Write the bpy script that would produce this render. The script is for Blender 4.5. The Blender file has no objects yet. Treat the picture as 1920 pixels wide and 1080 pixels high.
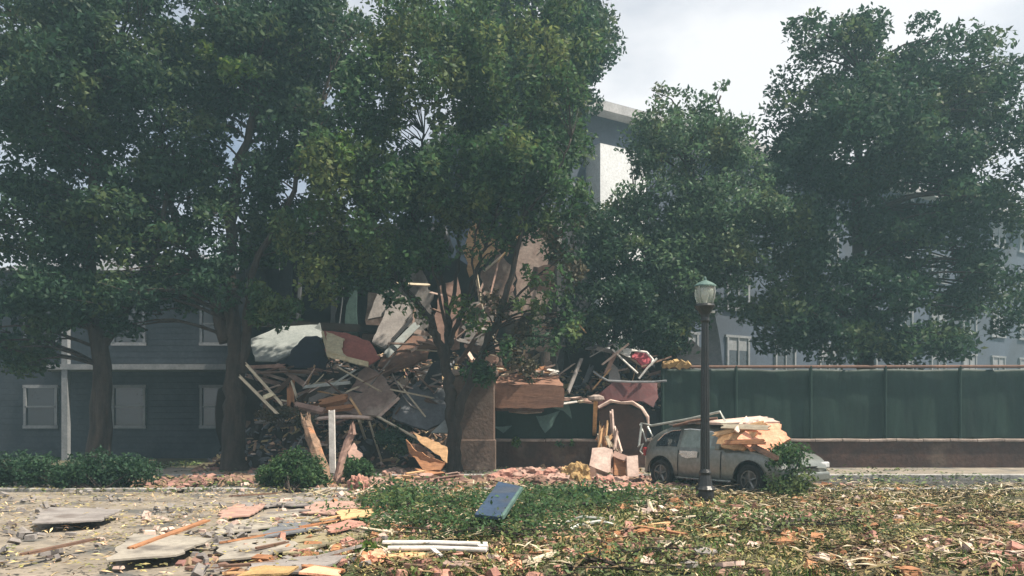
import bpy, bmesh, math, random
import numpy as np
from mathutils import Vector, Matrix, noise

R = math.radians
S = bpy.context.scene
col = S.collection
random.seed(7)
rng = np.random.default_rng(11)

# ---------------------------------------------------------------- camera, sky, sun, exposure
EYE = 1.6
F = 1500.0                      # focal length in pixels of the 1920 wide frame
HY = 782.0                      # horizon row
cam_d = bpy.data.cameras.new('camera')
cam = bpy.data.objects.new('camera', cam_d)
col.objects.link(cam)
cam.location = (0, 0, EYE)
cam.rotation_euler = (R(90), 0, 0)
cam_d.sensor_width = 36
cam_d.lens = 36 * F / 1920
cam_d.shift_y = (HY - 540) / 1920
cam_d.clip_start = 0.1
cam_d.clip_end = 2000
S.camera = cam

SUN_EL, SUN_AZ = 60.0, 103.0      # azimuth: clockwise from +Y (view direction)
w = bpy.data.worlds.new('World')
S.world = w
w.use_nodes = True
nt = w.node_tree
nt.nodes.clear()
out = nt.nodes.new('ShaderNodeOutputWorld')
bg = nt.nodes.new('ShaderNodeBackground')
bg.inputs['Strength'].default_value = 0.055
sky = nt.nodes.new('ShaderNodeTexSky')
sky.sky_type = 'NISHITA'
sky.sun_disc = False
sky.sun_elevation = R(SUN_EL)
sky.sun_rotation = R(SUN_AZ)
sky.dust_density = 2.0
tc = nt.nodes.new('ShaderNodeTexCoord')
mp = nt.nodes.new('ShaderNodeMapping')
mp.inputs['Scale'].default_value = (1.0, 1.0, 2.2)
mp.inputs['Location'].default_value = (0.35, 0.2, 0.55)
cn = nt.nodes.new('ShaderNodeTexNoise')
cn.inputs['Scale'].default_value = 2.3
cn.inputs['Detail'].default_value = 6
cn.inputs['Roughness'].default_value = 0.55
cr = nt.nodes.new('ShaderNodeValToRGB')
cr.color_ramp.elements[0].position = 0.30
cr.color_ramp.elements[1].position = 0.62
cr.color_ramp.elements[0].color = (0.12, 0.12, 0.12, 1)
mx = nt.nodes.new('ShaderNodeMix')
mx.data_type = 'RGBA'
mx.inputs[7].default_value = (9.3, 9.2, 9.4, 1)
L = nt.links.new
L(tc.outputs['Generated'], mp.inputs['Vector'])
L(mp.outputs['Vector'], cn.inputs['Vector'])
L(cn.outputs['Fac'], cr.inputs['Fac'])
L(cr.outputs['Color'], mx.inputs[0])
L(sky.outputs['Color'], mx.inputs[6])
L(mx.outputs[2], bg.inputs['Color'])
L(bg.outputs['Background'], out.inputs['Surface'])

sd = bpy.data.lights.new('sun', 'SUN')
sd.energy = 5.0
sd.angle = R(0.6)
sd.color = (1.0, 0.90, 0.76)
sun = bpy.data.objects.new('sun', sd)
col.objects.link(sun)
az, el = R(SUN_AZ), R(SUN_EL)
to_sun = Vector((math.sin(az) * math.cos(el), math.cos(az) * math.cos(el), math.sin(el)))
sun.rotation_euler = to_sun.to_track_quat('Z', 'Y').to_euler()
sun.location = (4, -6, 25)

S.view_settings.view_transform = 'Standard'
S.view_settings.look = 'None'
S.view_settings.exposure = 1.0
S.view_settings.gamma = 1
S.cycles.use_denoising = True
S.cycles.max_bounces = 6
S.cycles.transparent_max_bounces = 8
S.cycles.volume_bounces = 0


def P(px, py, Y):
    return Vector(((px - 960) * Y / F, Y, EYE + (HY - py) * Y / F))


def G(px, py, z=0.0):
    Y = (EYE - z) * F / (py - HY)
    return Vector(((px - 960) * Y / F, Y, z))


# ---------------------------------------------------------------- materials
MATS = {}


def mat(name, a, b=None, scale=3.0, rough=0.8, bump=0.0, stretch=(1, 1, 1), detail=6, contrast=0.5,
        metal=0.0, spec=0.3, island=0.0, transl=None, bscale=None, grit=0.24, c=None, cscale=0.6, cpos=0.55):
    if name in MATS:
        return MATS[name]
    m = bpy.data.materials.new(name)
    m.use_nodes = True
    t = m.node_tree
    n = t.nodes
    l = t.links.new
    bs = n['Principled BSDF']
    bs.inputs['Roughness'].default_value = rough
    bs.inputs['Metallic'].default_value = metal
    bs.inputs['Specular IOR Level'].default_value = spec
    b = b or tuple(x * 0.7 for x in a)
    tcn = n.new('ShaderNodeTexCoord')
    mpn = n.new('ShaderNodeMapping')
    mpn.inputs['Scale'].default_value = stretch
    l(tcn.outputs['Object'], mpn.inputs['Vector'])
    nz = n.new('ShaderNodeTexNoise')
    nz.inputs['Scale'].default_value = scale
    nz.inputs['Detail'].default_value = detail
    nz.inputs['Roughness'].default_value = 0.62
    l(mpn.outputs['Vector'], nz.inputs['Vector'])
    rp = n.new('ShaderNodeValToRGB')
    h = contrast / 2
    rp.color_ramp.elements[0].position = max(0, 0.5 - h * 0.6)
    rp.color_ramp.elements[1].position = min(1, 0.5 + h * 0.6)
    rp.color_ramp.elements[0].color = (*a, 1)
    rp.color_ramp.elements[1].color = (*b, 1)
    l(nz.outputs['Fac'], rp.inputs['Fac'])
    outc = rp.outputs['Color']
    if c is not None:
        n2 = n.new('ShaderNodeTexNoise')
        n2.inputs['Scale'].default_value = cscale
        n2.inputs['Detail'].default_value = 5
        l(tcn.outputs['Object'], n2.inputs['Vector'])
        r2 = n.new('ShaderNodeValToRGB')
        r2.color_ramp.elements[0].position = cpos - 0.06
        r2.color_ramp.elements[1].position = cpos + 0.06
        l(n2.outputs['Fac'], r2.inputs['Fac'])
        m2 = n.new('ShaderNodeMix')
        m2.data_type = 'RGBA'
        m2.inputs[7].default_value = (*c, 1)
        l(r2.outputs['Color'], m2.inputs[0])
        l(outc, m2.inputs[6])
        outc = m2.outputs[2]
    if not island and not transl and metal < .6:
        n4 = n.new('ShaderNodeTexNoise')
        n4.inputs['Scale'].default_value = 11
        n4.inputs['Detail'].default_value = 12
        n4.inputs['Roughness'].default_value = 0.75
        l(tcn.outputs['Object'], n4.inputs['Vector'])
        r4 = n.new('ShaderNodeMapRange')
        r4.inputs[1].default_value = 0.36
        r4.inputs[2].default_value = 0.62
        r4.inputs[3].default_value = 1 - grit
        r4.inputs[4].default_value = 1 + grit * .4
        l(n4.outputs['Fac'], r4.inputs[0])
        m4 = n.new('ShaderNodeMix')
        m4.data_type = 'RGBA'
        m4.blend_type = 'MULTIPLY'
        m4.inputs[0].default_value = 1
        l(outc, m4.inputs[6])
        l(r4.outputs[0], m4.inputs[7])
        outc = m4.outputs[2]
    if island:
        ge = n.new('ShaderNodeNewGeometry')
        hs = n.new('ShaderNodeHueSaturation')
        mr = n.new('ShaderNodeMapRange')
        mr.inputs[3].default_value = 1 - island
        mr.inputs[4].default_value = 1 + island
        l(ge.outputs['Random Per Island'], mr.inputs[0])
        l(mr.outputs[0], hs.inputs['Value'])
        mh = n.new('ShaderNodeMath')
        mh.operation = 'MULTIPLY_ADD'
        mh.inputs[1].default_value = 7.31
        mh.inputs[2].default_value = 0.0
        l(ge.outputs['Random Per Island'], mh.inputs[0])
        fr = n.new('ShaderNodeMath')
        fr.operation = 'FRACT'
        l(mh.outputs[0], fr.inputs[0])
        m3 = n.new('ShaderNodeMapRange')
        m3.inputs[3].default_value = 0.47
        m3.inputs[4].default_value = 0.53
        l(fr.outputs[0], m3.inputs[0])
        l(m3.outputs[0], hs.inputs['Hue'])
        l(outc, hs.inputs['Color'])
        outc = hs.outputs['Color']
    l(outc, bs.inputs['Base Color'])
    if bump:
        nb = n.new('ShaderNodeTexNoise')
        nb.inputs['Scale'].default_value = bscale or scale * 4
        nb.inputs['Detail'].default_value = 8
        l(mpn.outputs['Vector'], nb.inputs['Vector'])
        bp = n.new('ShaderNodeBump')
        bp.inputs['Strength'].default_value = bump
        bp.inputs['Distance'].default_value = 0.03
        l(nb.outputs['Fac'], bp.inputs['Height'])
        l(bp.outputs['Normal'], bs.inputs['Normal'])
    if transl:
        tr = n.new('ShaderNodeBsdfTranslucent')
        l(outc, tr.inputs['Color'])
        ms = n.new('ShaderNodeMixShader')
        ms.inputs[0].default_value = transl
        l(bs.outputs['BSDF'], ms.inputs[1])
        l(tr.outputs['BSDF'], ms.inputs[2])
        l(ms.outputs['Shader'], n['Material Output'].inputs['Surface'])
    MATS[name] = m
    return m


GRAIN = (0.5, 7, 7)
M = dict(
    ground=mat('ground soil', (0.115, 0.095, 0.06), (0.06, 0.06, 0.032), 2.0, 0.95, 0.8, c=(0.045, 0.06, 0.022), cscale=0.7),
    road=mat('asphalt', (0.055, 0.054, 0.052), (0.035, 0.034, 0.033), 5, 0.9, 0.5, c=(0.15, 0.12, 0.1), cscale=0.9, cpos=0.6),
    path=mat('dusty concrete', (0.27, 0.235, 0.19), (0.15, 0.13, 0.105), 1.7, 0.9, 0.5, c=(0.09, 0.09, 0.085), cscale=1.1, cpos=0.6),
    kerb=mat('kerb stone', (0.36, 0.35, 0.33), (0.22, 0.21, 0.2), 4, 0.85, 0.4),
    bark=mat('bark', (0.055, 0.043, 0.036), (0.024, 0.019, 0.016), 6, 0.95, 1.0, stretch=(1, 1, 0.2)),
    bark2=mat('dark bark', (0.065, 0.05, 0.042), (0.025, 0.02, 0.018), 6, 0.95, 1.0, stretch=(1, 1, 0.2)),
    twig=mat('stripped pale wood', (0.50, 0.44, 0.33), (0.34, 0.28, 0.19), 8, 0.8, 0.3),
    leaf=mat('leaf green', (0.062, 0.118, 0.040), (0.028, 0.070, 0.034), 0.7, 0.6, island=0.5, transl=0.45, spec=0.22, c=(0.115, 0.15, 0.05), cscale=0.5, cpos=0.57),  # olive patches put sunlit highlights into the leaf colour
    leaf_far=mat('leaf dark', (0.036, 0.078, 0.038), (0.020, 0.050, 0.030), 0.8, 0.6, island=0.45, transl=0.4, spec=0.2, c=(0.07, 0.105, 0.04), cscale=0.5, cpos=0.58),
    leaf_pale=mat('leaf pale', (0.085, 0.15, 0.07), (0.045, 0.095, 0.05), 0.9, 0.6, island=0.45, transl=0.45, spec=0.4, c=(0.10, 0.12, 0.04), cscale=0.5, cpos=0.62),
    leaf_dead=mat('leaf withered', (0.075, 0.055, 0.032), (0.04, 0.045, 0.024), 1.5, 0.7, island=0.5, transl=0.15),
    leaf_lime=mat('leaf lime', (0.10, 0.17, 0.03), (0.06, 0.11, 0.025), 1.0, 0.5, island=0.4, transl=0.35),
    litter_g=mat('litter green', (0.055, 0.095, 0.03), (0.11, 0.13, 0.04), 1.2, 0.6, island=0.55, transl=0.15),
    litter_y=mat('litter straw', (0.33, 0.26, 0.11), (0.13, 0.135, 0.05), 1.6, 0.8, island=0.6),
    shred=mat('bark shreds', (0.19, 0.135, 0.07), (0.09, 0.075, 0.04), 2.0, 0.9, island=0.6),
    chips=mat('wood chips', (0.52, 0.40, 0.24), (0.36, 0.25, 0.14), 2.0, 0.8, island=0.5),
    rubble=mat('rubble crumbs', (0.26, 0.16, 0.12), (0.16, 0.10, 0.075), 1.4, 0.9, 0.4, island=0.5),
    pink=mat('pink plaster', (0.40, 0.26, 0.21), (0.27, 0.17, 0.14), 3, 0.9, 0.4),
    pinkw=mat('pale pink board', (0.62, 0.49, 0.42), (0.46, 0.33, 0.28), 3, 0.85, 0.3),
    ins=mat('salmon insulation', (0.46, 0.25, 0.19), (0.26, 0.13, 0.11), 5, 1.0, 0.8),
    salmon=mat('salmon foam', (0.80, 0.40, 0.26), (0.60, 0.28, 0.18), 4, 0.95, 0.6),
    yellow=mat('yellow foam', (0.42, 0.29, 0.13), (0.28, 0.18, 0.085), 5, 1.0, 0.8),
    timber=mat('raw timber', (0.66, 0.42, 0.22), (0.45, 0.27, 0.14), 3, 0.8, 0.4, stretch=GRAIN),
    timber_o=mat('orange timber', (0.42, 0.20, 0.095), (0.24, 0.115, 0.06), 3, 0.8, 0.4, stretch=GRAIN),
    timber_d=mat('brown old timber', (0.20, 0.12, 0.08), (0.10, 0.06, 0.045), 3, 0.85, 0.5, stretch=GRAIN),
    timber_p=mat('pale lath', (0.62, 0.55, 0.42), (0.45, 0.38, 0.28), 3, 0.8, 0.3, stretch=GRAIN),
    postwood=mat('splintered post wood', (0.30, 0.19, 0.13), (0.16, 0.11, 0.075), 3, 0.85, 0.8, stretch=(0.4, 5, 5), c=(0.48, 0.22, 0.11), cscale=2.5, cpos=0.62),
    white=mat('white paint', (0.74, 0.72, 0.68), (0.58, 0.56, 0.52), 4, 0.6, 0.2),
    sheet=mat('dusty sheet', (0.32, 0.295, 0.25), (0.21, 0.19, 0.165), 1.6, 0.9, 0.4, c=(0.11, 0.10, 0.09), cscale=1.8, cpos=0.6),
    olive=mat('olive tan sheet', (0.26, 0.225, 0.14), (0.18, 0.155, 0.10), 1.6, 0.9, 0.3, c=(0.12, 0.11, 0.08), cscale=1.6, cpos=0.62),
    whiteg=mat('pale grey sheet', (0.28, 0.305, 0.30), (0.20, 0.225, 0.22), 1.2, 0.7, 0.2, c=(0.2, 0.2, 0.18), cscale=1.5, cpos=0.66),
    grey=mat('grey board', (0.27, 0.25, 0.235), (0.17, 0.155, 0.15), 2.5, 0.85, 0.4, c=(0.12, 0.1, 0.09), cscale=1.3, cpos=0.62),
    greyb=mat('slate grey', (0.16, 0.17, 0.185), (0.10, 0.105, 0.115), 2.5, 0.8, 0.4),
    mauve=mat('dusty mauve plaster', (0.30, 0.215, 0.18), (0.19, 0.13, 0.11), 1.6, 0.9, 0.5, c=(0.38, 0.3, 0.25), cscale=1.2, cpos=0.58),
    brown=mat('brown wall board', (0.19, 0.11, 0.08), (0.11, 0.065, 0.05), 1.8, 0.9, 0.4),
    redp=mat('red painted panel', (0.42, 0.14, 0.11), (0.30, 0.10, 0.08), 3, 0.6, 0.2),
    cream=mat('cream edge', (0.68, 0.62, 0.44), (0.55, 0.48, 0.32), 4, 0.7, 0.2),
    dred=mat('dark red metal', (0.13, 0.032, 0.03), (0.075, 0.022, 0.022), 2.5, 0.55, 0.2, spec=0.5),
    crimson=mat('crimson cloth', (0.35, 0.06, 0.08), (0.22, 0.04, 0.05), 3, 0.8, 0.4),
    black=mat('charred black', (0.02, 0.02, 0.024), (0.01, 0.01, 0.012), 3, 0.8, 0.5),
    navy=mat('navy sheet', (0.016, 0.022, 0.045), (0.01, 0.013, 0.025), 2, 0.6, 0.3),
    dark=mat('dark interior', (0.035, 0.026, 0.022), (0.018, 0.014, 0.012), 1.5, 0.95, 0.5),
    pillar=mat('brown rendered pillar', (0.145, 0.10, 0.078), (0.10, 0.07, 0.055), 3, 0.92, 0.5, c=(0.18, 0.135, 0.11), cscale=1.2, cpos=0.6),
    lowwall=mat('red brown wall render', (0.085, 0.045, 0.034), (0.05, 0.028, 0.023), 2.2, 0.9, 0.5, c=(0.12, 0.08, 0.06), cscale=1.0, cpos=0.63),
    coping=mat('coping stone', (0.36, 0.29, 0.25), (0.2, 0.16, 0.14), 4, 0.9, 0.5),
    orange_beam=mat('tan fascia', (0.25, 0.135, 0.09), (0.16, 0.085, 0.06), 1.6, 0.85, 0.3, stretch=(0.6, 4, 4)),
    green=mat('green fence screen', (0.006, 0.026, 0.018), (0.004, 0.017, 0.012), 1.2, 0.6, 1.0, bscale=1.6, stretch=(1.6, 1, .5), c=(0.010, 0.030, 0.022), cscale=0.7),
    greenl=mat('green lit board edge', (0.10, 0.17, 0.15), (0.06, 0.11, 0.10), 2, 0.6, 0.3),
    metal=mat('galvanised metal', (0.46, 0.48, 0.45), (0.33, 0.34, 0.31), 6, 0.45, 0.1, metal=0.5),
    lamp=mat('black lamp paint', (0.012, 0.013, 0.014), (0.02, 0.02, 0.02), 6, 0.4, 0.2, spec=0.5),
    blue=mat('slate blue board', (0.038, 0.065, 0.115), (0.028, 0.048, 0.085), 2, 0.6, 0.3, c=(0.05, 0.065, 0.09), cscale=2.0, cpos=0.6),
    siding=mat('grey blue siding', (0.06, 0.07, 0.085), (0.04, 0.048, 0.06), 1.3, 0.8, 0.3),
    apt=mat('shaded slate render', (0.075, 0.095, 0.13), (0.055, 0.07, 0.10), 0.7, 0.85, 0.2, stretch=(1, 1, .25), c=(0.055, 0.065, 0.085), cscale=0.35, cpos=0.55),  # dark blue puts the shade on this wall into its colour
    aptw=mat('sunlit wall white', (0.72, 0.74, 0.76), (0.62, 0.64, 0.66), 1.0, 0.8, 0.2),  # white colours in the sunlit stretch of wall
    aptroof=mat('roof edge', (0.42, 0.42, 0.43), (0.3, 0.3, 0.31), 1.2, 0.8, 0.2),
    trim=mat('pale trim', (0.25, 0.26, 0.275), (0.18, 0.19, 0.20), 2, 0.7, 0.2),
    glassd=mat('dark window glass', (0.03, 0.04, 0.05), (0.02, 0.028, 0.035), 1, 0.12, 0, spec=0.8),
    carpaint=mat('grey green car paint', (0.235, 0.25, 0.235), (0.19, 0.205, 0.19), 3, 0.33, 0.03, metal=0.55, spec=0.6, c=(0.27, 0.26, 0.23), cscale=3.0, cpos=0.64),
    carglass=mat('car glass', (0.30, 0.36, 0.34), (0.20, 0.25, 0.24), 2, 0.10, 0, spec=0.9),  # pale base colour holds the bright reflection in the panes
    tyre=mat('tyre rubber', (0.014, 0.013, 0.012), (0.022, 0.02, 0.018), 6, 0.85, 0.3),
    rim=mat('alloy rim', (0.22, 0.22, 0.21), (0.12, 0.12, 0.115), 6, 0.4, 0.1, metal=0.7),
    chrome=mat('chrome sky glint', (0.75, 0.76, 0.76), (0.6, 0.6, 0.6), 4, 0.2, 0, metal=0.9),
    taillight=mat('red lamp plastic', (0.30, 0.02, 0.02), (0.2, 0.01, 0.01), 4, 0.2, 0, spec=0.7),
    headl=mat('headlight plastic', (0.55, 0.57, 0.58), (0.45, 0.46, 0.47), 4, 0.15, 0, spec=0.8),
)

g = bpy.data.materials.new('lantern glass')
g.use_nodes = True
gb = g.node_tree.nodes['Principled BSDF']
gb.inputs['Base Color'].default_value = (0.82, 0.88, 0.80, 1)
gb.inputs['Roughness'].default_value = 0.25
gb.inputs['Transmission Weight'].default_value = 0.75
gb.inputs['IOR'].default_value = 1.2
M['lglass'] = g


# ---------------------------------------------------------------- mesh helpers
def tagp(o, label=None, cat=None, group=None, kind=None):
    if label:
        o['label'] = label
    if cat:
        o['category'] = cat
    if group:
        o['group'] = group
    if kind:
        o['kind'] = kind
    return o


def thing(name, label, cat, loc=(0, 0, 0), group=None):
    o = bpy.data.objects.new(name, None)
    o.empty_display_size = 0.2
    o.location = loc
    col.objects.link(o)
    return tagp(o, label, cat, group)


class MB:
    def __init__(s):
        s.v = []
        s.f = []

    def add(s, vs, fs):
        b = len(s.v)
        s.v += [Vector(p) for p in vs]
        s.f += [[b + i for i in f] for f in fs]

    def box(s, c, size, rot=None, taper=1.0):
        hx, hy, hz = size[0] / 2, size[1] / 2, size[2] / 2
        vs = []
        for z in (-1, 1):
            k = taper if z > 0 else 1
            for x, y in ((-1, -1), (1, -1), (1, 1), (-1, 1)):
                p = Vector((x * hx * k, y * hy * k, z * hz))
                if rot:
                    p = rot @ p
                vs.append(p + Vector(c))
        s.add(vs, [(3, 2, 1, 0), (4, 5, 6, 7), (0, 1, 5, 4), (1, 2, 6, 5), (2, 3, 7, 6), (3, 0, 4, 7)])

    def tube(s, pts, rad, seg=8, rough=0.0, cap=True):
        pts = [Vector(p) for p in pts]
        n = len(pts)
        if not hasattr(rad, '__len__'):
            rad = [rad] * n
        vs = []
        prev = None
        for i, p in enumerate(pts):
            d = (pts[min(i + 1, n - 1)] - pts[max(i - 1, 0)]).normalized()
            a = prev if prev is not None else (Vector((1, 0, 0)) if abs(d.x) < 0.9 else Vector((0, 1, 0)))
            u = (a - d * a.dot(d)).normalized()
            prev = u
            v = d.cross(u)
            for k in range(seg):
                t = 2 * math.pi * k / seg
                r = rad[i] * (1 + (random.uniform(-rough, rough) if rough else 0))
                vs.append(p + (u * math.cos(t) + v * math.sin(t)) * r)
        fs = []
        for i in range(n - 1):
            for k in range(seg):
                a, b = i * seg + k, i * seg + (k + 1) % seg
                fs.append((a, b, b + seg, a + seg))
        if cap:
            fs.append(tuple(reversed(range(seg))))
            fs.append(tuple((n - 1) * seg + k for k in range(seg)))
        s.add(vs, fs)

    def lathe(s, base, prof, seg=16):
        base = Vector(base)
        vs = []
        for r, z in prof:
            for k in range(seg):
                t = 2 * math.pi * k / seg
                vs.append(base + Vector((r * math.cos(t), r * math.sin(t), z)))
        fs = []
        for i in range(len(prof) - 1):
            for k in range(seg):
                a, b = i * seg + k, i * seg + (k + 1) % seg
                fs.append((a, b, b + seg, a + seg))
        fs.append(tuple(reversed(range(seg))))
        fs.append(tuple((len(prof) - 1) * seg + k for k in range(seg)))
        s.add(vs, fs)

    def build(s, name, m, parent=None, smooth=False, origin=None):
        me = bpy.data.meshes.new(name)
        if parent is not None:
            org = Vector((0, 0, 0))
            q = parent
            while q is not None:
                org += q.location
                q = q.parent
            loc = Vector((0, 0, 0))
        else:
            if origin is None:
                c = sum(s.v, Vector()) / len(s.v)
                origin = Vector((c.x, c.y, min(p.z for p in s.v)))
            org = loc = Vector(origin)
        me.from_pydata([p - org for p in s.v], [], s.f)
        me.materials.append(m)
        if smooth:
            me.polygons.foreach_set('use_smooth', [True] * len(me.polygons))
        me.validate()
        o = bpy.data.objects.new(name, me)
        o.location = loc
        col.objects.link(o)
        if parent is not None:
            o.parent = parent
        return o


def bevel(o, wdt=0.01, seg=1):
    md = o.modifiers.new('bevel', 'BEVEL')
    md.width = wdt
    md.segments = seg
    md.limit_method = 'ANGLE'
    return o


def jag(outline, amp, step, rnd):
    """roughen a closed outline of 2D points"""
    res = []
    n = len(outline)
    for i in range(n):
        a, b = outline[i], outline[(i + 1) % n]
        L_ = (b - a).length
        k = max(1, int(L_ / step))
        nn = Vector((-(b - a).y, (b - a).x)).normalized()
        for j in range(k):
            t = j / k
            p = a.lerp(b, t)
            if j:
                p = p + nn * rnd.gauss(0, amp) + (b - a).normalized() * rnd.uniform(-0.3, 0.3) * step
            res.append(p)
    return res


def slab(corners, th, amp=0.02, step=0.15, mb=None, warp=0.0, seed=None):
    """a broken flat board through the given 3D corners, with its own thickness"""
    rnd = random.Random(seed if seed is not None else random.random())
    cs = [Vector(c) for c in corners]
    c0 = sum(cs, Vector()) / len(cs)
    nrm = Vector()
    for i in range(len(cs)):
        a, b = cs[i] - c0, cs[(i + 1) % len(cs)] - c0
        nrm += a.cross(b)
    nrm.normalize()
    u = (cs[1] - cs[0])
    u = (u - nrm * u.dot(nrm)).normalized()
    v = nrm.cross(u)
    pts = [Vector(((c - c0).dot(u), (c - c0).dot(v))) for c in cs]
    pts = jag(pts, amp, step, rnd)
    n = len(pts)
    mb = mb or MB()
    vs = []
    ph = rnd.uniform(0, 6)
    ext = max(p.length for p in pts)
    for sgn in (-1, 1):
        for p in pts:
            wz = warp * math.sin(2.2 * p.x / ext + ph) * (p.length / ext)
            vs.append(c0 + u * p.x + v * p.y + nrm * (sgn * th / 2 + wz))
    fs = [tuple(reversed(range(n))), tuple(range(n, 2 * n))]
    for i in range(n):
        j = (i + 1) % n
        fs.append((i, j, j + n, i + n))
    mb.add(vs, fs)
    return mb


def triangulate(o):
    bm = bmesh.new()
    bm.from_mesh(o.data)
    bmesh.ops.triangulate(bm, faces=[f for f in bm.faces if len(f.verts) > 4])
    bm.to_mesh(o.data)
    bm.free()
    return o


def panel(name, label, cat, corners, th, m, amp=0.02, step=0.15, warp=0.0, group=None, seed=1, parent=None):
    mb = slab(corners, th, amp, step, warp=warp, seed=seed)
    o = mb.build(name, m, parent)
    triangulate(o)
    if parent is None:
        tagp(o, label, cat, group)
    elif label:
        o['label'] = label
    return o


def plank(name, label, cat, p0, p1, wd, th, m, roll=0.0, splinter=0.12, group=None, parent=None, bow=0.0, seed=None):
    """a board from p0 to p1 along its own x axis, ends splintered"""
    rnd = random.Random(seed if seed is not None else random.random())
    p0, p1 = Vector(p0), Vector(p1)
    d = p1 - p0
    Ln = d.length
    nl = 6
    nx = 7
    vs, fs = [], []
    # cross strips across the width so that the ends can splinter
    for ix in range(nx):
        for iy in range(nl):
            t = ix / (nx - 1)
            x = t * Ln
            if ix == 0:
                x += rnd.uniform(0, splinter)
            if ix == nx - 1:
                x -= rnd.uniform(0, splinter)
            y = (iy / (nl - 1) - 0.5) * wd
            zz = bow * math.sin(math.pi * t)
            for sg in (-1, 1):
                vs.append(Vector((x, y, zz + sg * th / 2)))
    def I(ix, iy, k):
        return (ix * nl + iy) * 2 + k
    for ix in range(nx - 1):
        for iy in range(nl - 1):
            fs.append((I(ix, iy, 1), I(ix + 1, iy, 1), I(ix + 1, iy + 1, 1), I(ix, iy + 1, 1)))
            fs.append((I(ix, iy, 0), I(ix, iy + 1, 0), I(ix + 1, iy + 1, 0), I(ix + 1, iy, 0)))
        fs.append((I(ix, 0, 0), I(ix + 1, 0, 0), I(ix + 1, 0, 1), I(ix, 0, 1)))
        fs.append((I(ix, nl - 1, 1), I(ix + 1, nl - 1, 1), I(ix + 1, nl - 1, 0), I(ix, nl - 1, 0)))
    for iy in range(nl - 1):
        fs.append((I(0, iy, 0), I(0, iy, 1), I(0, iy + 1, 1), I(0, iy + 1, 0)))
        fs.append((I(nx - 1, iy, 1), I(nx - 1, iy, 0), I(nx - 1, iy + 1, 0), I(nx - 1, iy + 1, 1)))
    me = bpy.data.meshes.new(name)
    me.from_pydata(vs, [], fs)
    me.materials.append(m)
    o = bpy.data.objects.new(name, me)
    q = d.to_track_quat('X', 'Z')
    rm = q.to_matrix().to_4x4() @ Matrix.Rotation(roll, 4, 'X')
    org = Vector()
    if parent is not None:
        o.parent = parent
        k = parent
        while k is not None:
            org += k.location
            k = k.parent
    o.matrix_local = Matrix.Translation(p0 - org) @ rm
    col.objects.link(o)
    if parent is None:
        tagp(o, label, cat, group)
    return o


def np_mesh(name, verts, faces_n, k, m, parent=None, origin=(0, 0, 0), smooth=False):
    """verts (N*k,3) array of N separate k-gons"""
    me = bpy.data.meshes.new(name)
    nv = len(verts)
    me.vertices.add(nv)
    me.vertices.foreach_set('co', (verts - np.array(origin)).astype(np.float32).ravel())
    nf = nv // k
    me.loops.add(nv)
    me.loops.foreach_set('vertex_index', np.arange(nv, dtype=np.int32))
    me.polygons.add(nf)
    me.polygons.foreach_set('loop_start', np.arange(0, nv, k, dtype=np.int32))
    me.polygons.foreach_set('loop_total', np.full(nf, k, dtype=np.int32))
    me.materials.append(m)
    me.update(calc_edges=True)
    me.validate()
    o = bpy.data.objects.new(name, me)
    if parent is not None:
        o.parent = parent
    else:
        o.location = origin
    col.objects.link(o)
    return o


def leaf_verts(cent, size, flat=0.35, aspect=0.5, up=(0, 0, 1)):
    """diamond leaves; flat=1 keeps them lying level"""
    n = len(cent)
    nr = rng.normal(size=(n, 3))
    nr /= np.linalg.norm(nr, axis=1)[:, None] + 1e-9
    nr = nr * (1 - flat) + np.array(up) * flat
    nr /= np.linalg.norm(nr, axis=1)[:, None] + 1e-9
    a = rng.normal(size=(n, 3))
    t = a - nr * (a * nr).sum(1)[:, None]
    t /= np.linalg.norm(t, axis=1)[:, None] + 1e-9
    b = np.cross(nr, t)
    s = np.asarray(size)[:, None] if np.ndim(size) else np.full((n, 1), size)
    v = np.stack([cent - t * s * 0.5, cent + b * s * aspect * 0.5 - t * s * 0.05 + nr * s * 0.06,
                  cent + t * s * 0.5, cent - b * s * aspect * 0.5 - t * s * 0.05 + nr * s * 0.06], axis=1)
    return v.reshape(-1, 3)


# ---------------------------------------------------------------- trees
def bez(pts, n=6):
    """smooth a polyline (Catmull-Rom)"""
    pts = [Vector(p) for p in pts]
    if len(pts) < 3:
        return pts
    res = []
    for i in range(len(pts) - 1):
        p0, p1, p2, p3 = pts[max(i - 1, 0)], pts[i], pts[i + 1], pts[min(i + 2, len(pts) - 1)]
        for j in range(n):
            t = j / n
            res.append(0.5 * ((2 * p1) + (p2 - p0) * t + (2 * p0 - 5 * p1 + 4 * p2 - p3) * t * t + (3 * p1 - p0 - 3 * p2 + p3) * t ** 3))
    res.append(pts[-1])
    return res


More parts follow.
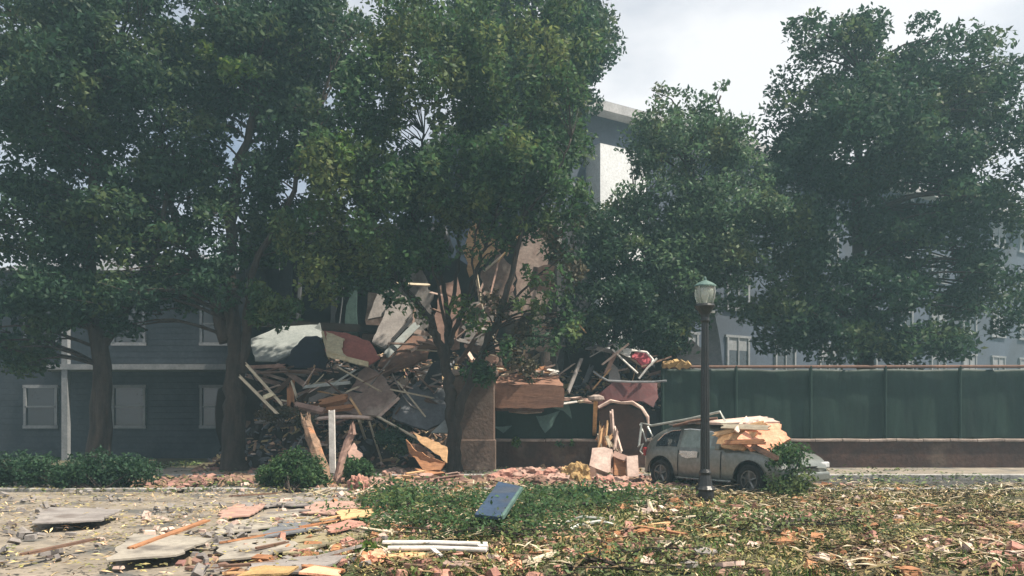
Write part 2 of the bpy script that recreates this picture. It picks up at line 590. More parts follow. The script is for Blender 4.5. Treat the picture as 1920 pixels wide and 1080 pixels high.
def tree(label, cat, base, stems, lobes, bark, leafm, leaf=0.12, per=150, group=None, extra=None, shape=(1.15, 1.15, .75), name='broadleaf_tree', tw=0.5, twr=0.022):
    """stems: list of (points, r0, r1). lobes: list of (centre, (rx,ry,rz), n_clumps, clump_radius)"""
    root = thing(name, label, cat, base, group)
    tr = MB()
    skel = []
    for i, (pts, r0, r1) in enumerate(stems):
        pp = bez(pts)
        n = len(pp)
        rad = [r0 + (r1 - r0) * (k / (n - 1)) ** 0.8 for k in range(n)]
        if i == 0:
            rad[0] *= 1.35
            rad[1] *= 1.12
        pp = [p + Vector((random.gauss(0, 0.03), random.gauss(0, 0.03), 0)) * (1 if 0 < k else 0) for k, p in enumerate(pp)]
        tr.tube(pp, rad, 9, rough=0.06)
        skel += [(p, rad[k]) for k, p in enumerate(pp) if k > n * 0.3]
    sk = np.array([p for p, _ in skel])
    cents, vs = [], []
    tg = MB()
    for (c, rr, nc, cr_) in lobes:
        c = np.array(c)
        for _ in range(nc):
            d = rng.normal(size=3)
            d /= np.linalg.norm(d)
            q = c + d * np.array(rr) * rng.uniform(0.25, 1.0) ** 0.5
            cents.append((q, cr_ * rng.uniform(0.65, 1.25)))
    for q, r_ in cents:
        n = int(per * (r_ / 0.5) ** 2 * rng.uniform(0.6, 1.3))
        d = rng.normal(size=(n, 3))
        d /= np.linalg.norm(d, axis=1)[:, None]
        rad = rng.uniform(0.2, 1, n) ** 0.6
        pts = q + d * rad[:, None] * r_ * np.array(shape)
        pts[:, 2] -= 0.12 * rad * r_
        vs.append(leaf_verts(pts, leaf * rng.uniform(0.6, 1.35, n), 0.3))
        if rng.random() < tw:
            dd = np.linalg.norm(sk - q, axis=1) + 0.8 * np.maximum(0, sk[:, 2] - q[2] + 0.3)
            j = int(dd.argmin())
            a, b = Vector(sk[j]), Vector(q)
            if 0.3 < (b - a).length < 4.5:
                mid = a.lerp(b, 0.5) + Vector((random.gauss(0, .12), random.gauss(0, .12), 0.12 * (b - a).length))
                r0 = min(skel[j][1] * 0.6, twr + 0.012 * (b - a).length)
                tg.tube(bez([a, mid, b], 3), [r0 * (1 - .12 * k) for k in range(7)], 5)
                for _ in range(2):
                    e = b + Vector((random.gauss(0, .6), random.gauss(0, .6), random.uniform(-.2, .6))) * r_
                    tg.tube([b.lerp(a, 0.2), e], [r0 * .45, 0.004], 4)
    tr.add(tg.v, tg.f)
    tr.build('trunk', bark, root, smooth=True)
    o = np_mesh('crown', np.concatenate(vs), None, 4, leafm, root, origin=base)
    if extra:
        vs = []
        for (c, rr, n, mkey, nm, lab) in extra:
            d = rng.normal(size=(n, 3))
            d /= np.linalg.norm(d, axis=1)[:, None]
            k = max(4, n // 90)
            sub = np.array(c) + rng.normal(size=(k, 3)) * np.array(rr) * 0.5
            pts = sub[rng.integers(0, k, n)] + d * rng.uniform(0, 1, n)[:, None] ** 0.5 * 0.32
            e = np_mesh(nm, leaf_verts(pts, leaf * rng.uniform(0.7, 1.3, n), 0.3), None, 4, M[mkey], root, origin=base)
            e['label'] = lab
    return root


def lobe(px, py, Y, rx, ry, rY, n, cr_=0.5):
    """lobe radii given in pixels at that distance (rx, ry) and metres in depth"""
    p = P(px, py, Y)
    k = Y / F
    return (tuple(p), (rx * k, rY, ry * k), n, cr_)


# ---------------------------------------------------------------- the setting
def grid_sheet(name, x0, x1, y0, y1, z, m, nx, ny, amp=0.0, fr=0.6):
    vs, fs = [], []
    for j in range(ny + 1):
        for i in range(nx + 1):
            x, y = x0 + (x1 - x0) * i / nx, y0 + (y1 - y0) * j / ny
            edge = min(i, nx - i, j, ny - j) > 0
            zz = z + (amp * noise.noise(Vector((x * fr, y * fr, 3))) if edge else 0)
            vs.append((x, y, zz))
    for j in range(ny):
        for i in range(nx):
            a = j * (nx + 1) + i
            fs.append((a, a + 1, a + nx + 2, a + nx + 1))
    mb = MB()
    mb.add(vs, fs)
    o = mb.build(name, m, smooth=True, origin=(0, 0, 0))
    o['kind'] = 'structure'
    return o


grid_sheet('ground', -400, 400, -40, 900, -0.004, M['ground'], 4, 4)
grid_sheet('lawn', -3.2, 14, 3, 16.6, 0.03, M['ground'], 90, 80, 0.05, 1.2)
grid_sheet('path', -30, -1.95, 3, 16.6, 0.045, M['path'], 90, 60, 0.02, 1.0)
grid_sheet('road', -60, 60, 16.95, 20.4, 0.004, M['road'], 60, 12)
grid_sheet('pavement', -60, 60, 20.72, 23.4, 0.12, M['path'], 60, 8)
for y, nm in ((16.62, 'kerb'), (20.42, 'kerb')):
    k = MB()
    x = -40.0
    while x < 40:
        k.box((x + 0.745, y + 0.15, 0.055), (1.48, 0.28, 0.15 if y > 20 else 0.12))
        x += 1.5
    o = k.build(nm, M['kerb'])
    bevel(o, 0.015)
    o['kind'] = 'structure'

# ---------------------------------------------------------------- far buildings
def facade_building(label, a, b, depth, z_top, wallm, rows, cols, first, storey, wsz, roofover, lit_bay=None):
    """a block whose front wall runs from a to b (x,y)"""
    a, b = Vector((a[0], a[1], 0)), Vector((b[0], b[1], 0))
    d = (b - a)
    Ln = d.length
    d.normalize()
    nrm = Vector((d.y, -d.x, 0))          # towards the street
    rot = Matrix((d, -nrm, Vector((0, 0, 1)))).transposed()
    root = thing('apartment_building', label, 'building', a)
    c = a + d * Ln / 2 - nrm * depth / 2
    mb = MB()
    mb.box(c + Vector((0, 0, z_top / 2)), (Ln, depth, z_top), rot)
    mb.build('wall', wallm, root)
    mb = MB()
    mb.box(c + Vector((0, 0, z_top + 0.2)), (Ln + 2 * roofover, depth + 2 * roofover, 0.40), rot)
    r_ = mb.build('roof', M['aptroof'], root)
    mb = MB()
    mb.box(c + Vector((0, 0, z_top + 0.52)), (Ln + 2 * roofover - 0.9, depth + 2 * roofover - 0.9, 0.24), rot)
    mb.build('parapet', M['trim'], r_)
    for r in range(rows):
        for k in range(cols):
            s = Ln * (k + 0.5) / cols
            if lit_bay and lit_bay[0] - wsz[0] / 2 < s < lit_bay[1] + wsz[0] / 2:
                continue
            z = first + r * storey
            p = a + d * s + Vector((0, 0, z))
            f = MB()
            for (ox, oz, sx, sz) in ((-wsz[0] / 2, 0, 0.12, wsz[1]), (wsz[0] / 2, 0, 0.12, wsz[1]), (0, wsz[1] / 2 + 0.02, wsz[0] + 0.3, 0.12), (0, -wsz[1] / 2 - 0.02, wsz[0] + 0.36, 0.16), (0, 0, 0.06, wsz[1])):
                f.box(p + d * ox + Vector((0, 0, oz)) + nrm * 0.04, (sx, 0.16, sz), rot)
            fo = f.build('window', M['trim'], root)
            g_ = MB()
            g_.box(p + nrm * 0.02, (wsz[0], 0.06, wsz[1]), rot)
            g_.build('pane', M['glassd'], fo)
            if random.random() < .6:
                bh = wsz[1] * random.uniform(.25, .8)
                g_ = MB()
                g_.box(p + nrm * 0.056 + Vector((0, 0, wsz[1] / 2 - bh / 2)), (wsz[0] - .02, 0.004, bh), rot)
                g_.build('blind', M['trim'], fo)
    if lit_bay:
        s0, s1, z0, z1 = lit_bay
        w_ = MB()
        w_.box(a + d * (s0 + s1) / 2 + nrm * 0.5 + Vector((0, 0, (z0 + z1) / 2)), (s1 - s0, 1.0, z1 - z0), rot)
        w_.build('lit_wall_bay', M['aptw'], root)  # white slab paints the sunlit stretch of the wall
    dn = MB()
    dn.tube([a + d * 0.3 + nrm * 0.1, a + d * 0.3 + nrm * 0.1 + Vector((0, 0, z_top))], 0.09, 8)
    dn.build('downpipe', M['trim'], root)
    return root


facade_building('tall slate blue apartment block with overhanging pale roof, rising behind the trees',
                (0.7, 33.4), (43, 60.1), 9, 14.9, M['apt'], 5, 14, 1.8, 3.0, (1.5, 1.6), 0.7, lit_bay=(3.0, 5.6, 0.1, 13.3))

# grey house on the left with horizontal siding
root = thing('siding_house', 'grey blue house with horizontal siding half hidden behind the left tree', 'house', (-15, 31, 0))
mb = MB()
mb.box((-13.2, 34.5, 3.6), (13.4, 7, 7.2))
mb.build('wall', M['siding'], root)
mb = MB()
for i in range(30):
    mb.box((-13.2, 30.985, 0.25 + i * 0.235), (13.4, 0.05, 0.215), Matrix.Rotation(R(5), 3, 'X'))
mb.build('siding', M['siding'], root)
mb = MB()
mb.add([(-20.3, 30.5, 7.2), (-6.1, 30.5, 7.2), (-6.1, 38.5, 7.2), (-20.3, 38.5, 7.2), (-18, 34.5, 8.6), (-8.5, 34.5, 8.6)],
       [(0, 3, 2, 1), (0, 1, 5, 4), (1, 2, 5), (2, 3, 4, 5), (3, 0, 4)])
mb.build('roof', M['greyb'], root)
for (x, z) in ((-18.2, 5.2), (-14.8, 5.2), (-11.4, 5.2), (-8.3, 5.2), (-18.2, 2.0), (-14.8, 2.0), (-11.4, 2.0)):
    f = MB()
    for (ox, oz, sx, sz) in ((-0.6, 0, 0.1, 1.5), (0.6, 0, 0.1, 1.5), (0, 0.78, 1.36, 0.12), (0, -0.78, 1.36, 0.12), (0, 0, 1.2, 0.06)):
        f.box((x + ox, 30.93, z + oz), (sx, 0.16, sz))
    fo = f.build('window', M['trim'], root)
    q = MB()
    q.box((x, 30.95, z), (1.2, 0.05, 1.5))
    q.build('pane', M['glassd'], fo)
for x in (-16.5, -9.8):
    q = MB()
    q.box((x, 29.6, 3.2), (0.22, 0.22, 6.4))
    q.build('porch_post', M['trim'], root)
q = MB()
q.box((-13.2, 30.2, 3.45), (9.2, 1.5, 0.2))
q.build('balcony', M['trim'], root)

# ---------------------------------------------------------------- the collapsed house
H = thing('collapsed_house', 'blown apart house with torn tan walls, dark open rooms and sagging floors', 'house', (-3.5, 26, 0))


def hp(name, cs, th, m, amp=0.05, step=0.3, seed=3, label=None):
    return panel(name, label, None, cs, th, M[m], amp, step, seed=seed, parent=H)


# rear wall pieces with broken outlines
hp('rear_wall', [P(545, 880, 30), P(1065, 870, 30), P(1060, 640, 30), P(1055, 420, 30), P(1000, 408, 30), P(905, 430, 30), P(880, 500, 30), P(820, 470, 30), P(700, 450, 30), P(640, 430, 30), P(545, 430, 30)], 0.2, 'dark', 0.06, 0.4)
hp('torn_wall', [P(968, 560, 28.5), P(1022, 560, 28.5), P(1030, 470, 28.5), P(1022, 425, 28.5), P(978, 422, 28.5), P(965, 480, 28.5)], 0.12, 'pinkw', 0.05, 0.2, 5, 'torn pale pink plaster wall piece')
hp('torn_wall', [P(905, 590, 28.3), P(968, 600, 28.3), P(962, 500, 28.3), P(935, 470, 28.3), P(900, 520, 28.3)], 0.12, 'mauve', 0.06, 0.2, 6, 'torn brown plaster wall piece')
hp('torn_wall', [P(880, 520, 28.8), P(930, 470, 28.8), P(912, 418, 28.8), P(885, 415, 28.8), P(868, 470, 28.8)], 0.12, 'timber', 0.06, 0.2, 7, 'torn tan sheathing piece')
hp('torn_wall', [P(970, 600, 27.6), P(1030, 570, 27.6), P(1045, 540, 27.6), P(985, 548, 27.6), P(955, 590, 27.6)], 0.1, 'pinkw', 0.05, 0.15, 8, 'folded pale plaster piece')
hp('torn_wall', [P(985, 560, 28.1), P(1035, 555, 28.1), P(1040, 500, 28.1), P(1000, 500, 28.1)], 0.1, 'brown', 0.05, 0.15, 9, 'brown torn board')
hp('torn_wall', [P(745, 640, 27.2), P(800, 640, 27.2), P(812, 560, 27.4), P(790, 500, 27.6), P(752, 520, 27.5)], 0.1, 'grey', 0.06, 0.2, 15, 'grey torn plaster behind the left stems')
hp('torn_wall', [P(815, 650, 27.0), P(862, 655, 27.0), P(875, 590, 27.2), P(858, 520, 27.4), P(822, 540, 27.4)], 0.1, 'pink', 0.06, 0.2, 16, 'dusty pink torn plaster behind the stems')
hp('torn_wall', [P(868, 640, 26.8), P(905, 650, 26.8), P(925, 600, 27.0), P(905, 560, 27.0), P(875, 575, 27.0)], 0.1, 'grey', 0.05, 0.15, 17, 'grey folded piece right of the stems')
hp('torn_wall', [P(985, 660, 26.6), P(1040, 655, 26.6), P(1032, 610, 26.8), P(1000, 600, 26.8)], 0.1, 'pinkw', 0.05, 0.15, 18, 'pale low plaster piece')
# upper room: floor, ceiling, side walls
mb = MB()
mb.box((-6.0, 28.0, 4.55), (5.6, 3.9, 0.25), Matrix.Rotation(R(3), 3, 'Y'))
mb.build('floor_slab', M['dark'], H)
mb = MB()
mb.box((-5.4, 28.1, 7.75), (6.4, 3.8, 0.25), Matrix.Rotation(R(-2), 3, 'Y'))
mb.build('ceiling_slab', M['greyb'], H)
mb = MB()
mb.box((-8.8, 28.0, 5.1), (0.2, 3.8, 5.2))
mb.build('side_wall', M['siding'], H)
hp('hanging_sheet', [P(618, 628, 26.4), P(628, 628, 26.4), P(634, 505, 26.4), P(628, 505, 26.4)], 0.05, 'greyb', 0.02, 0.3)
hp('hanging_sheet', [P(642, 628, 26.2), P(672, 640, 26.2), P(668, 500, 26.2), P(650, 498, 26.2), P(655, 560, 26.2)], 0.05, 'greenl', 0.03, 0.3, 4)
hp('hanging_sheet', [P(680, 650, 26.6), P(735, 620, 26.6), P(728, 545, 26.6), P(690, 548, 26.6)], 0.05, 'mauve', 0.04, 0.3, 14)
hp('side_wall', [P(455, 560, 26.9), P(500, 560, 26.9), P(500, 505, 26.9), P(455, 505, 26.9)], 0.1, 'siding', 0.01, 0.5)
hp('side_wall', [P(520, 600, 27.0), P(545, 600, 27.0), P(552, 452, 27.0), P(530, 448, 27.0)], 0.12, 'siding', 0.03, 0.5, 9)
hp('corner_post', [P(1044, 700, 27.8), P(1051, 700, 27.8), P(1053, 400, 27.8), P(1046, 400, 27.8)], 0.12, 'white', 0.01, 0.6)
hp('corner_post', [P(556, 598, 26.4), P(562, 598, 26.4), P(566, 520, 26.4), P(560, 520, 26.4)], 0.1, 'greyb', 0.01, 0.6)
hp('front_wall', [P(1050, 700, 27.5), P(1110, 700, 27.5), P(1110, 470, 27.5), P(1085, 380, 27.5), P(1056, 400, 27.5)], 0.15, 'greyb', 0.06, 0.4)
# lower storey: dark wall, beams and posts that still carry the wreck
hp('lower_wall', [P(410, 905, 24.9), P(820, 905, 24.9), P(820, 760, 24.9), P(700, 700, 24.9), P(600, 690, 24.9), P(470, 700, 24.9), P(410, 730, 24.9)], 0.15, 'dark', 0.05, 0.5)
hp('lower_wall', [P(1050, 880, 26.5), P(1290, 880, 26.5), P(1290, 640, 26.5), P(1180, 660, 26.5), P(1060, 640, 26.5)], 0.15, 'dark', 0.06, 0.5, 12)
for (x0, y0, x1, y1, Y, wd, mk) in ((565, 765, 660, 752, 23.6, .22, 'timber_o'), (520, 772, 720, 778, 23.8, .3, 'timber_d'), (500, 712, 760, 700, 24.4, .2, 'black'), (690, 905, 694, 770, 24.2, .18, 'timber_d'), (500, 890, 498, 700, 24.3, .2, 'timber_d'), (780, 900, 770, 720, 24.5, .2, 'black')):
    plank('beam', None, None, P(x0, y0, Y), P(x1, y1, Y), wd, wd * .6, M[mk], parent=H)
# mound of fine rubble under the wreck
def mound_h(x, y):
    e = min(1, max(0, (x + 9.6) / 2)) * min(1, max(0, (6.3 - x) / 1.4)) * min(1, max(0, (y - 22.85) / 1.1))
    big = 1.1 + 2.0 * min(1, max(0, (y - 24.2) / 1.6)) * (1 if x < 0 else .85)
    return max(0, e * (big + 0.6 * noise.noise(Vector((x * .6, y * .6, 1))) + 0.5 * noise.noise(Vector((x * 2, y * 2, 4))) + 0.3 * noise.noise(Vector((x * 6, y * 6, 7))))) + .02


vs, fs = [], []
nx_, ny_ = 150, 46
for j in range(ny_ + 1):
    for i in range(nx_ + 1):
        x = -9.6 + 15.9 * i / nx_
        y = 22.85 + 4.6 * j / ny_
        vs.append((x, y, mound_h(x, y) if y > 23.78 or x < -1.9 else 0.0 + .02))
for j in range(ny_):
    for i in range(nx_):
        a = j * (nx_ + 1) + i
        fs.append((a, a + 1, a + nx_ + 2, a + nx_ + 1))
mb = MB()
mb.add(vs, fs)
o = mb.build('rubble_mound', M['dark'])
tagp(o, 'low dark mound of crushed rubble under the collapsed house', 'rubble', kind='stuff')
for nm, mk, n, sz, lb in (('wreck_scraps', 'rubble', 1500, .16, 'brown plaster scraps strewn over the wreck mound'), ('wreck_shards', 'pinkw', 420, .14, 'pale pink shards strewn over the wreck mound'),
                          ('wreck_slivers', 'chips', 500, .34, 'tan wood slivers strewn over the wreck mound'), ('wreck_bits', 'greyb', 700, .2, 'slate grey bits strewn over the wreck mound')):
    mb = MB()
    c = 0
    while c < n:
        x, y = random.uniform(-9, 5.8), random.uniform(23, 26.8)
        if x > -1.9 and y < 24:
            continue
        h = mound_h(x, y)
        if noise.noise(Vector((x, y, sz * 50))) < random.gauss(-.05, .15):
            continue
        c += 1
        q = sz * random.uniform(.4, 1.5)
        thin = .14 if 'sliver' in nm else random.uniform(.4, .9)
        mb.box((x, y, h + q * .08), (q, q * thin, q * random.uniform(.08, .35)), Matrix.Rotation(random.uniform(0, 3.1), 3, (random.gauss(0, .6), random.gauss(0, .6), 1)), random.uniform(.6, 1))
    tagp(mb.build(nm, M[mk], origin=(0, 0, 0)), lb, 'rubble', kind='stuff')

# ---------------------------------------------------------------- big loose panels of the wreck
W = 'loose panels of the collapsed house'
panel('roof_sheet', 'pale grey green sheet lying over the wreck beside the left tree', 'roof sheet',
      [P(464, 632, 24.6), P(478, 676, 23.9), P(520, 684, 23.9), P(545, 668, 24.1), P(560, 652, 24.2), P(604, 624, 24.6), P(598, 610, 25.2), P(530, 615, 25.2)], 0.05, M['whiteg'], 0.02, 0.2, 0.05, W, 21)
panel('roof_sheet', 'small pale sheet poking out behind the navy tarpaulin', 'roof sheet',
      [P(580, 634, 24.9), P(606, 636, 24.9), P(600, 606, 25.1), P(586, 622, 25.1)], 0.05, M['whiteg'], 0.02, 0.2, 0.05, W, 22)
panel('tarpaulin', 'crumpled navy tarpaulin bulging left of the red and cream panel', 'tarpaulin',
      [P(530, 690, 23.7), P(612, 700, 23.7), P(610, 655, 24.0), P(596, 634, 24.2), P(575, 636, 24.2), P(552, 655, 24.0)], 0.12, M['navy'], 0.04, 0.12, 0.15, W, 23)
rp_ = thing('broken_door', 'red and white broken panel with cream lower edge, tilted high on the wreck', 'panel', P(655, 680, 23.4), W)
panel('door_face', None, None, [P(612, 668, 23.2), P(690, 686, 23.0), P(712, 668, 23.2), P(694, 645, 23.8), P(648, 625, 24.0), P(607, 620, 24.0)], 0.06, M['redp'], 0.012, 0.12, 0, None, 24, rp_)
panel('white_face', None, None, [P(611, 660, 23.1), P(652, 672, 22.98), P(640, 655, 23.3), P(646, 634, 23.6), P(612, 624, 23.85)], 0.05, M['cream'], 0.015, 0.1, 0, None, 77, rp_)
panel('cream_edge', None, None, [P(613, 669, 23.1), P(690, 688, 22.9), P(691, 679, 22.95), P(612, 658, 23.15)], 0.07, M['cream'], 0.008, 0.2, 0, None, 25, rp_)
plank('edge_rail', None, None, P(604, 620, 23.9), P(617, 670, 23.1), 0.06, 0.07, M['cream'], parent=rp_)
panel('leaning_slab', 'wide grey slab leaning up to the right behind the red panel', 'slab',
      [P(698, 645, 24.6), P(722, 655, 24.4), P(772, 588, 25.2), P(762, 560, 25.6), P(738, 545, 25.7)], 0.1, M['grey'], 0.02, 0.2, 0, W, 26)
plank('leaning_board', 'pale grey narrow board leaning parallel to the grey slab', 'board', P(722, 668, 24.2), P(784, 606, 25.0), 0.22, 0.06, M['whiteg'], roll=R(60), group=W)
plank('leaning_board', 'thin dark edged board between the grey slab and the pale board', 'board', P(716, 660, 24.4), P(776, 594, 25.2), 0.1, 0.05, M['black'], roll=R(60), group=W)
panel('wall_panel', 'large dusty mauve wall panel standing in front of the wreck', 'wall panel',
      [P(640, 768, 22.9), P(675, 780, 22.7), P(710, 781, 22.6), P(748, 745, 22.9), P(716, 705, 23.5), P(690, 689, 23.8), P(676, 700, 23.7)], 0.09, M['mauve'], 0.02, 0.2, 0.03, W, 27)
plank('edge_batten', 'pink lit batten along the lower right edge of the mauve panel', 'batten', P(708, 783, 22.45), P(750, 744, 22.75), 0.06, 0.08, M['pinkw'], group=W)
panel('wall_panel', 'brown wall panel sloping down between the mauve panel and central tree', 'wall panel',
      [P(710, 690, 24.0), P(740, 700, 23.7), P(800, 672, 23.9), P(812, 640, 24.6), P(760, 628, 25.0), P(720, 660, 24.5)], 0.08, M['brown'], 0.03, 0.2, 0.03, W, 28)
panel('wall_panel', 'dark grey slab lying low behind the central trunk on its left', 'wall panel',
      [P(735, 785, 23.0), P(800, 808, 22.8), P(836, 790, 22.9), P(836, 735, 23.6), P(790, 715, 23.8), P(752, 745, 23.4)], 0.08, M['greyb'], 0.03, 0.2, 0.03, W, 29)
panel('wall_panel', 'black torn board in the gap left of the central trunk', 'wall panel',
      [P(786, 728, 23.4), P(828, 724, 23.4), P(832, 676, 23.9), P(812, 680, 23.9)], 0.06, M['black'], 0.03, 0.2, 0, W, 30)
panel('white_triangle', 'small pale triangular board left of the central trunk', 'board',
      [P(808, 812, 22.3), P(842, 812, 22.3), P(842, 780, 22.5)], 0.04, M['whiteg'], 0.01, 0.2, 0, W, 31)
panel('wall_panel', 'torn grey pink panel hanging from the upper floor above the red panel', 'wall panel',
      [P(690, 600, 25.6), P(742, 590, 25.4), P(748, 548, 26), P(712, 536, 26.2)], 0.06, M['grey'], 0.03, 0.2, 0.03, W, 32)
# thin sticks across the dark opening
plank('metal_strip', 'grey metal strip lying level across the dark opening', 'strip', P(565, 726, 22.9), P(660, 717, 22.9), 0.1, 0.03, M['metal'], roll=R(70), group=W)
plank('metal_strip', 'grey thin strip rising to the right above the level strip', 'strip', P(622, 722, 22.85), P(672, 690, 23.1), 0.05, 0.03, M['metal'], roll=R(70), group=W)
plank('ladder_rail', 'long pale rail slanting down beside the left tree, upper one', 'rail', P(459, 680, 21.9), P(532, 762, 21.3), 0.07, 0.04, M['timber_p'], roll=R(80), group='slanting rails by the left tree')
plank('ladder_rail', 'long pale rail slanting down beside the left tree, lower one', 'rail', P(447, 703, 21.6), P(522, 778, 21.0), 0.07, 0.04, M['timber_p'], roll=R(80), group='slanting rails by the left tree')
plank('ladder_rung', 'short yellowish cross piece between the two slanting rails', 'rung', P(490, 748, 21.3), P(516, 736, 21.4), 0.12, 0.03, M['cream'], roll=R(70))
plank('broken_post', 'short orange broken timber standing on the sagging beam', 'post', P(546, 772, 22.6), P(545, 712, 22.6), 0.2, 0.1, M['timber_o'], roll=R(90), splinter=0.3)
plank('broken_post', 'pale sliver split from the short orange timber', 'post', P(558, 750, 22.5), P(546, 712, 22.5), 0.06, 0.04, M['timber_p'], roll=R(90), splinter=0.2)
plank('orange_rafter', 'orange rafter end rising left of the mauve panel', 'rafter', P(596, 758, 22.4), P(655, 744, 22.4), 0.22, 0.12, M['timber_o'], roll=R(50), splinter=0.2)
plank('orange_rafter', 'thin orange rafter crossing below the first rafter', 'rafter', P(602, 770, 22.3), P(668, 762, 22.3), 0.14, 0.1, M['timber_o'], roll=R(50), splinter=0.2)
plank('lath', 'pale lath slanting down over the mauve panel corner', 'lath', P(655, 744, 22.3), P(683, 788, 22.1), 0.06, 0.04, M['timber'], roll=R(70))
plank('lath', 'long level pale brown beam end under the leaves by the orange rafters', 'lath', P(548, 758, 22.1), P(610, 772, 22.0), 0.18, 0.1, M['pink'], roll=R(40))
plank('lath', 'pale crossbar across the tops of the broken posts', 'lath', P(590, 786, 21.9), P(700, 784, 21.9), 0.09, 0.06, M['pinkw'], roll=R(50), bow=0.08)
plank('prop_stick', 'thin pale stick leaning from the crossbar, left of the pair', 'stick', G(698, 862, 0.2), P(673, 788, 21.8), 0.07, 0.05, M['timber_p'], roll=R(80), group='thin pale sticks leaning under the mauve panel')
plank('prop_stick', 'thin pale stick leaning from the crossbar, right of the pair', 'stick', G(718, 872, 0.2), P(692, 790, 21.8), 0.05, 0.04, M['timber_p'], roll=R(80), group='thin pale sticks leaning under the mauve panel')
plank('prop_stick', 'long thin stick running down right from the mauve panel to the orange crate', 'stick', P(706, 780, 22.2), P(800, 832, 21.6), 0.05, 0.05, M['timber_p'], roll=R(40))

# broken posts, the V by the bush
def splintpost(label, pts, rad, m, seg=8):
    mb = MB()
    pp = bez(pts, 4)
    n = len(pp)
    rr = [rad[0] + (rad[1] - rad[0]) * k / (n - 1) for k in range(n)]
    mb.tube(pp, rr, seg, rough=0.16)
    tip = pp[-1]
    for k in range(6):
        t = 2 * math.pi * k / 6
        q = tip + Vector((math.cos(t), math.sin(t), 0)) * rad[1] * 0.6
        mb.tube([q - Vector((0, 0, 0.05)), q + Vector((random.gauss(0, .03), random.gauss(0, .03), random.uniform(.08, .3)))], [rad[1] * .45, 0.006], 4)
    o = mb.build('splintered_post', m)
    return tagp(o, label, 'post', 'splintered posts by the bush')


splintpost('thick splintered brown post leaning left in front of the bush', [G(612, 921), P(600, 868, 17.6), P(584, 820, 17.8), P(574, 790, 17.9)], (0.17, 0.10), M['postwood'])
splintpost('thinner splintered pinkish post leaning right beside the thick brown post', [G(629, 917), P(640, 868, 17.9), P(652, 830, 18), P(661, 810, 18)], (0.08, 0.09), M['pink'])
o = plank('white_post', 'square white painted post hanging upright between the two splintered posts', 'post', P(624, 888, 18.5), P(622, 768, 18.5), 0.13, 0.1, M['white'], roll=R(90), splinter=0.03)
o = MB()
for t in range(26):
    q = G(612 + random.gauss(0, 24), 925 + random.gauss(0, 5), 0.03)
    e = q + Vector((random.gauss(0, .3), random.gauss(0, .2), random.uniform(0.0, .16)))
    o.tube([q, e], [random.uniform(.015, .045), .008], 5)
tagp(o.build('splinter_pile', M['twig']), 'pile of pale splinters around the foot of the leaning posts', 'splinters', kind='stuff')
panel('pink_wedge', 'small pink wedge of plaster right of the splintered posts', 'plaster piece', [P(655, 880, 19), P(680, 860, 19.2), P(664, 832, 19.4), P(652, 850, 19.2)], 0.1, M['pink'], 0.02, 0.1, 0, None, 5)

# orange broken crate
cr0 = thing('broken_crate', 'bright orange brown broken wooden box left of the central trunk', 'crate', G(800, 893))
panel('lid', None, None, [P(775, 812, 20.6), P(838, 838, 20.2), P(838, 868, 20.0), P(815, 850, 20.2), P(790, 832, 20.4)], 0.05, M['timber'], 0.02, 0.12, 0, None, 41, cr0)
panel('side_board', None, None, [P(762, 824, 20.3), P(768, 850, 20.2), P(812, 876, 19.9), P(836, 868, 19.8), P(822, 862, 19.9), P(780, 846, 20.1)], 0.05, M['timber_o'], 0.02, 0.12, 0, None, 42, cr0)
panel('front_board', None, None, [P(772, 856, 20.0), P(800, 884, 19.7), P(826, 882, 19.7), P(835, 870, 19.8), P(806, 868, 19.8)], 0.05, M['timber_o'], 0.02, 0.12, 0, None, 43, cr0)
panel('rear_board', None, None, [P(768, 832, 20.5), P(790, 835, 20.5), P(815, 856, 20.4), P(810, 880, 20.4), P(785, 870, 20.4)], 0.05, M['timber_d'], 0.02, 0.12, 0, None, 44, cr0)
panel('corner_post', None, None, [P(778, 880, 19.8), P(800, 892, 19.6), P(835, 888, 19.7), P(800, 880, 19.8)], 0.06, M['timber_o'], 0.02, 0.12, 0, None, 45, cr0)

# ---------------------------------------------------------------- pillar, low wall, fence, fascia beam
pl = thing('gate_pillar', 'square brown rendered pillar standing right behind the central trunk', 'pillar', (-1.0, 22.4, 0.1))
mb = MB()
c = P(886, 893, 22.4)
mb.box((c.x, 22.6, 1.3), (1.25, 0.95, 2.9))
o = mb.build('shaft', M['pillar'], pl)
bevel(o, 0.03)
mb = MB()
mb.box((c.x, 22.6, 0.55), (1.31, 1.01, 0.85))
bevel(mb.build('plinth', M['pillar'], pl), 0.02)
mb = MB()
mb.box((c.x, 22.6, 2.83), (1.42, 1.12, 0.16))
bevel(mb.build('cap', M['coping'], pl), 0.03)

lw = thing('low_wall', 'low red brown rendered wall with dusty coping under the green fence', 'wall', (4, 23.3, 0.1))
mb = MB()
mb.box((8.7, 23.6, 0.48), (18.6, 0.3, 0.8))
o = mb.build('wall_face', M['lowwall'], lw)
x = -0.6
mb = MB()
while x < 18:
    mb.box((x + 0.39, 23.6, 0.92), (0.77, 0.4, 0.08), Matrix.Rotation(random.gauss(0, .015), 3, 'Y'))
    x += 0.79
bevel(mb.build('coping', M['coping'], lw), 0.015)

fe = thing('green_fence', 'dark green screen fence with torn flaps running behind the car', 'fence', (4, 23.75, 0.9))


def fsc(cs, seed, amp=0.015, m='green', nm='screen', lab=None, th=0.03):
    panel(nm, lab, None, cs, th, M[m], amp, 0.2, 0, None, seed, fe)


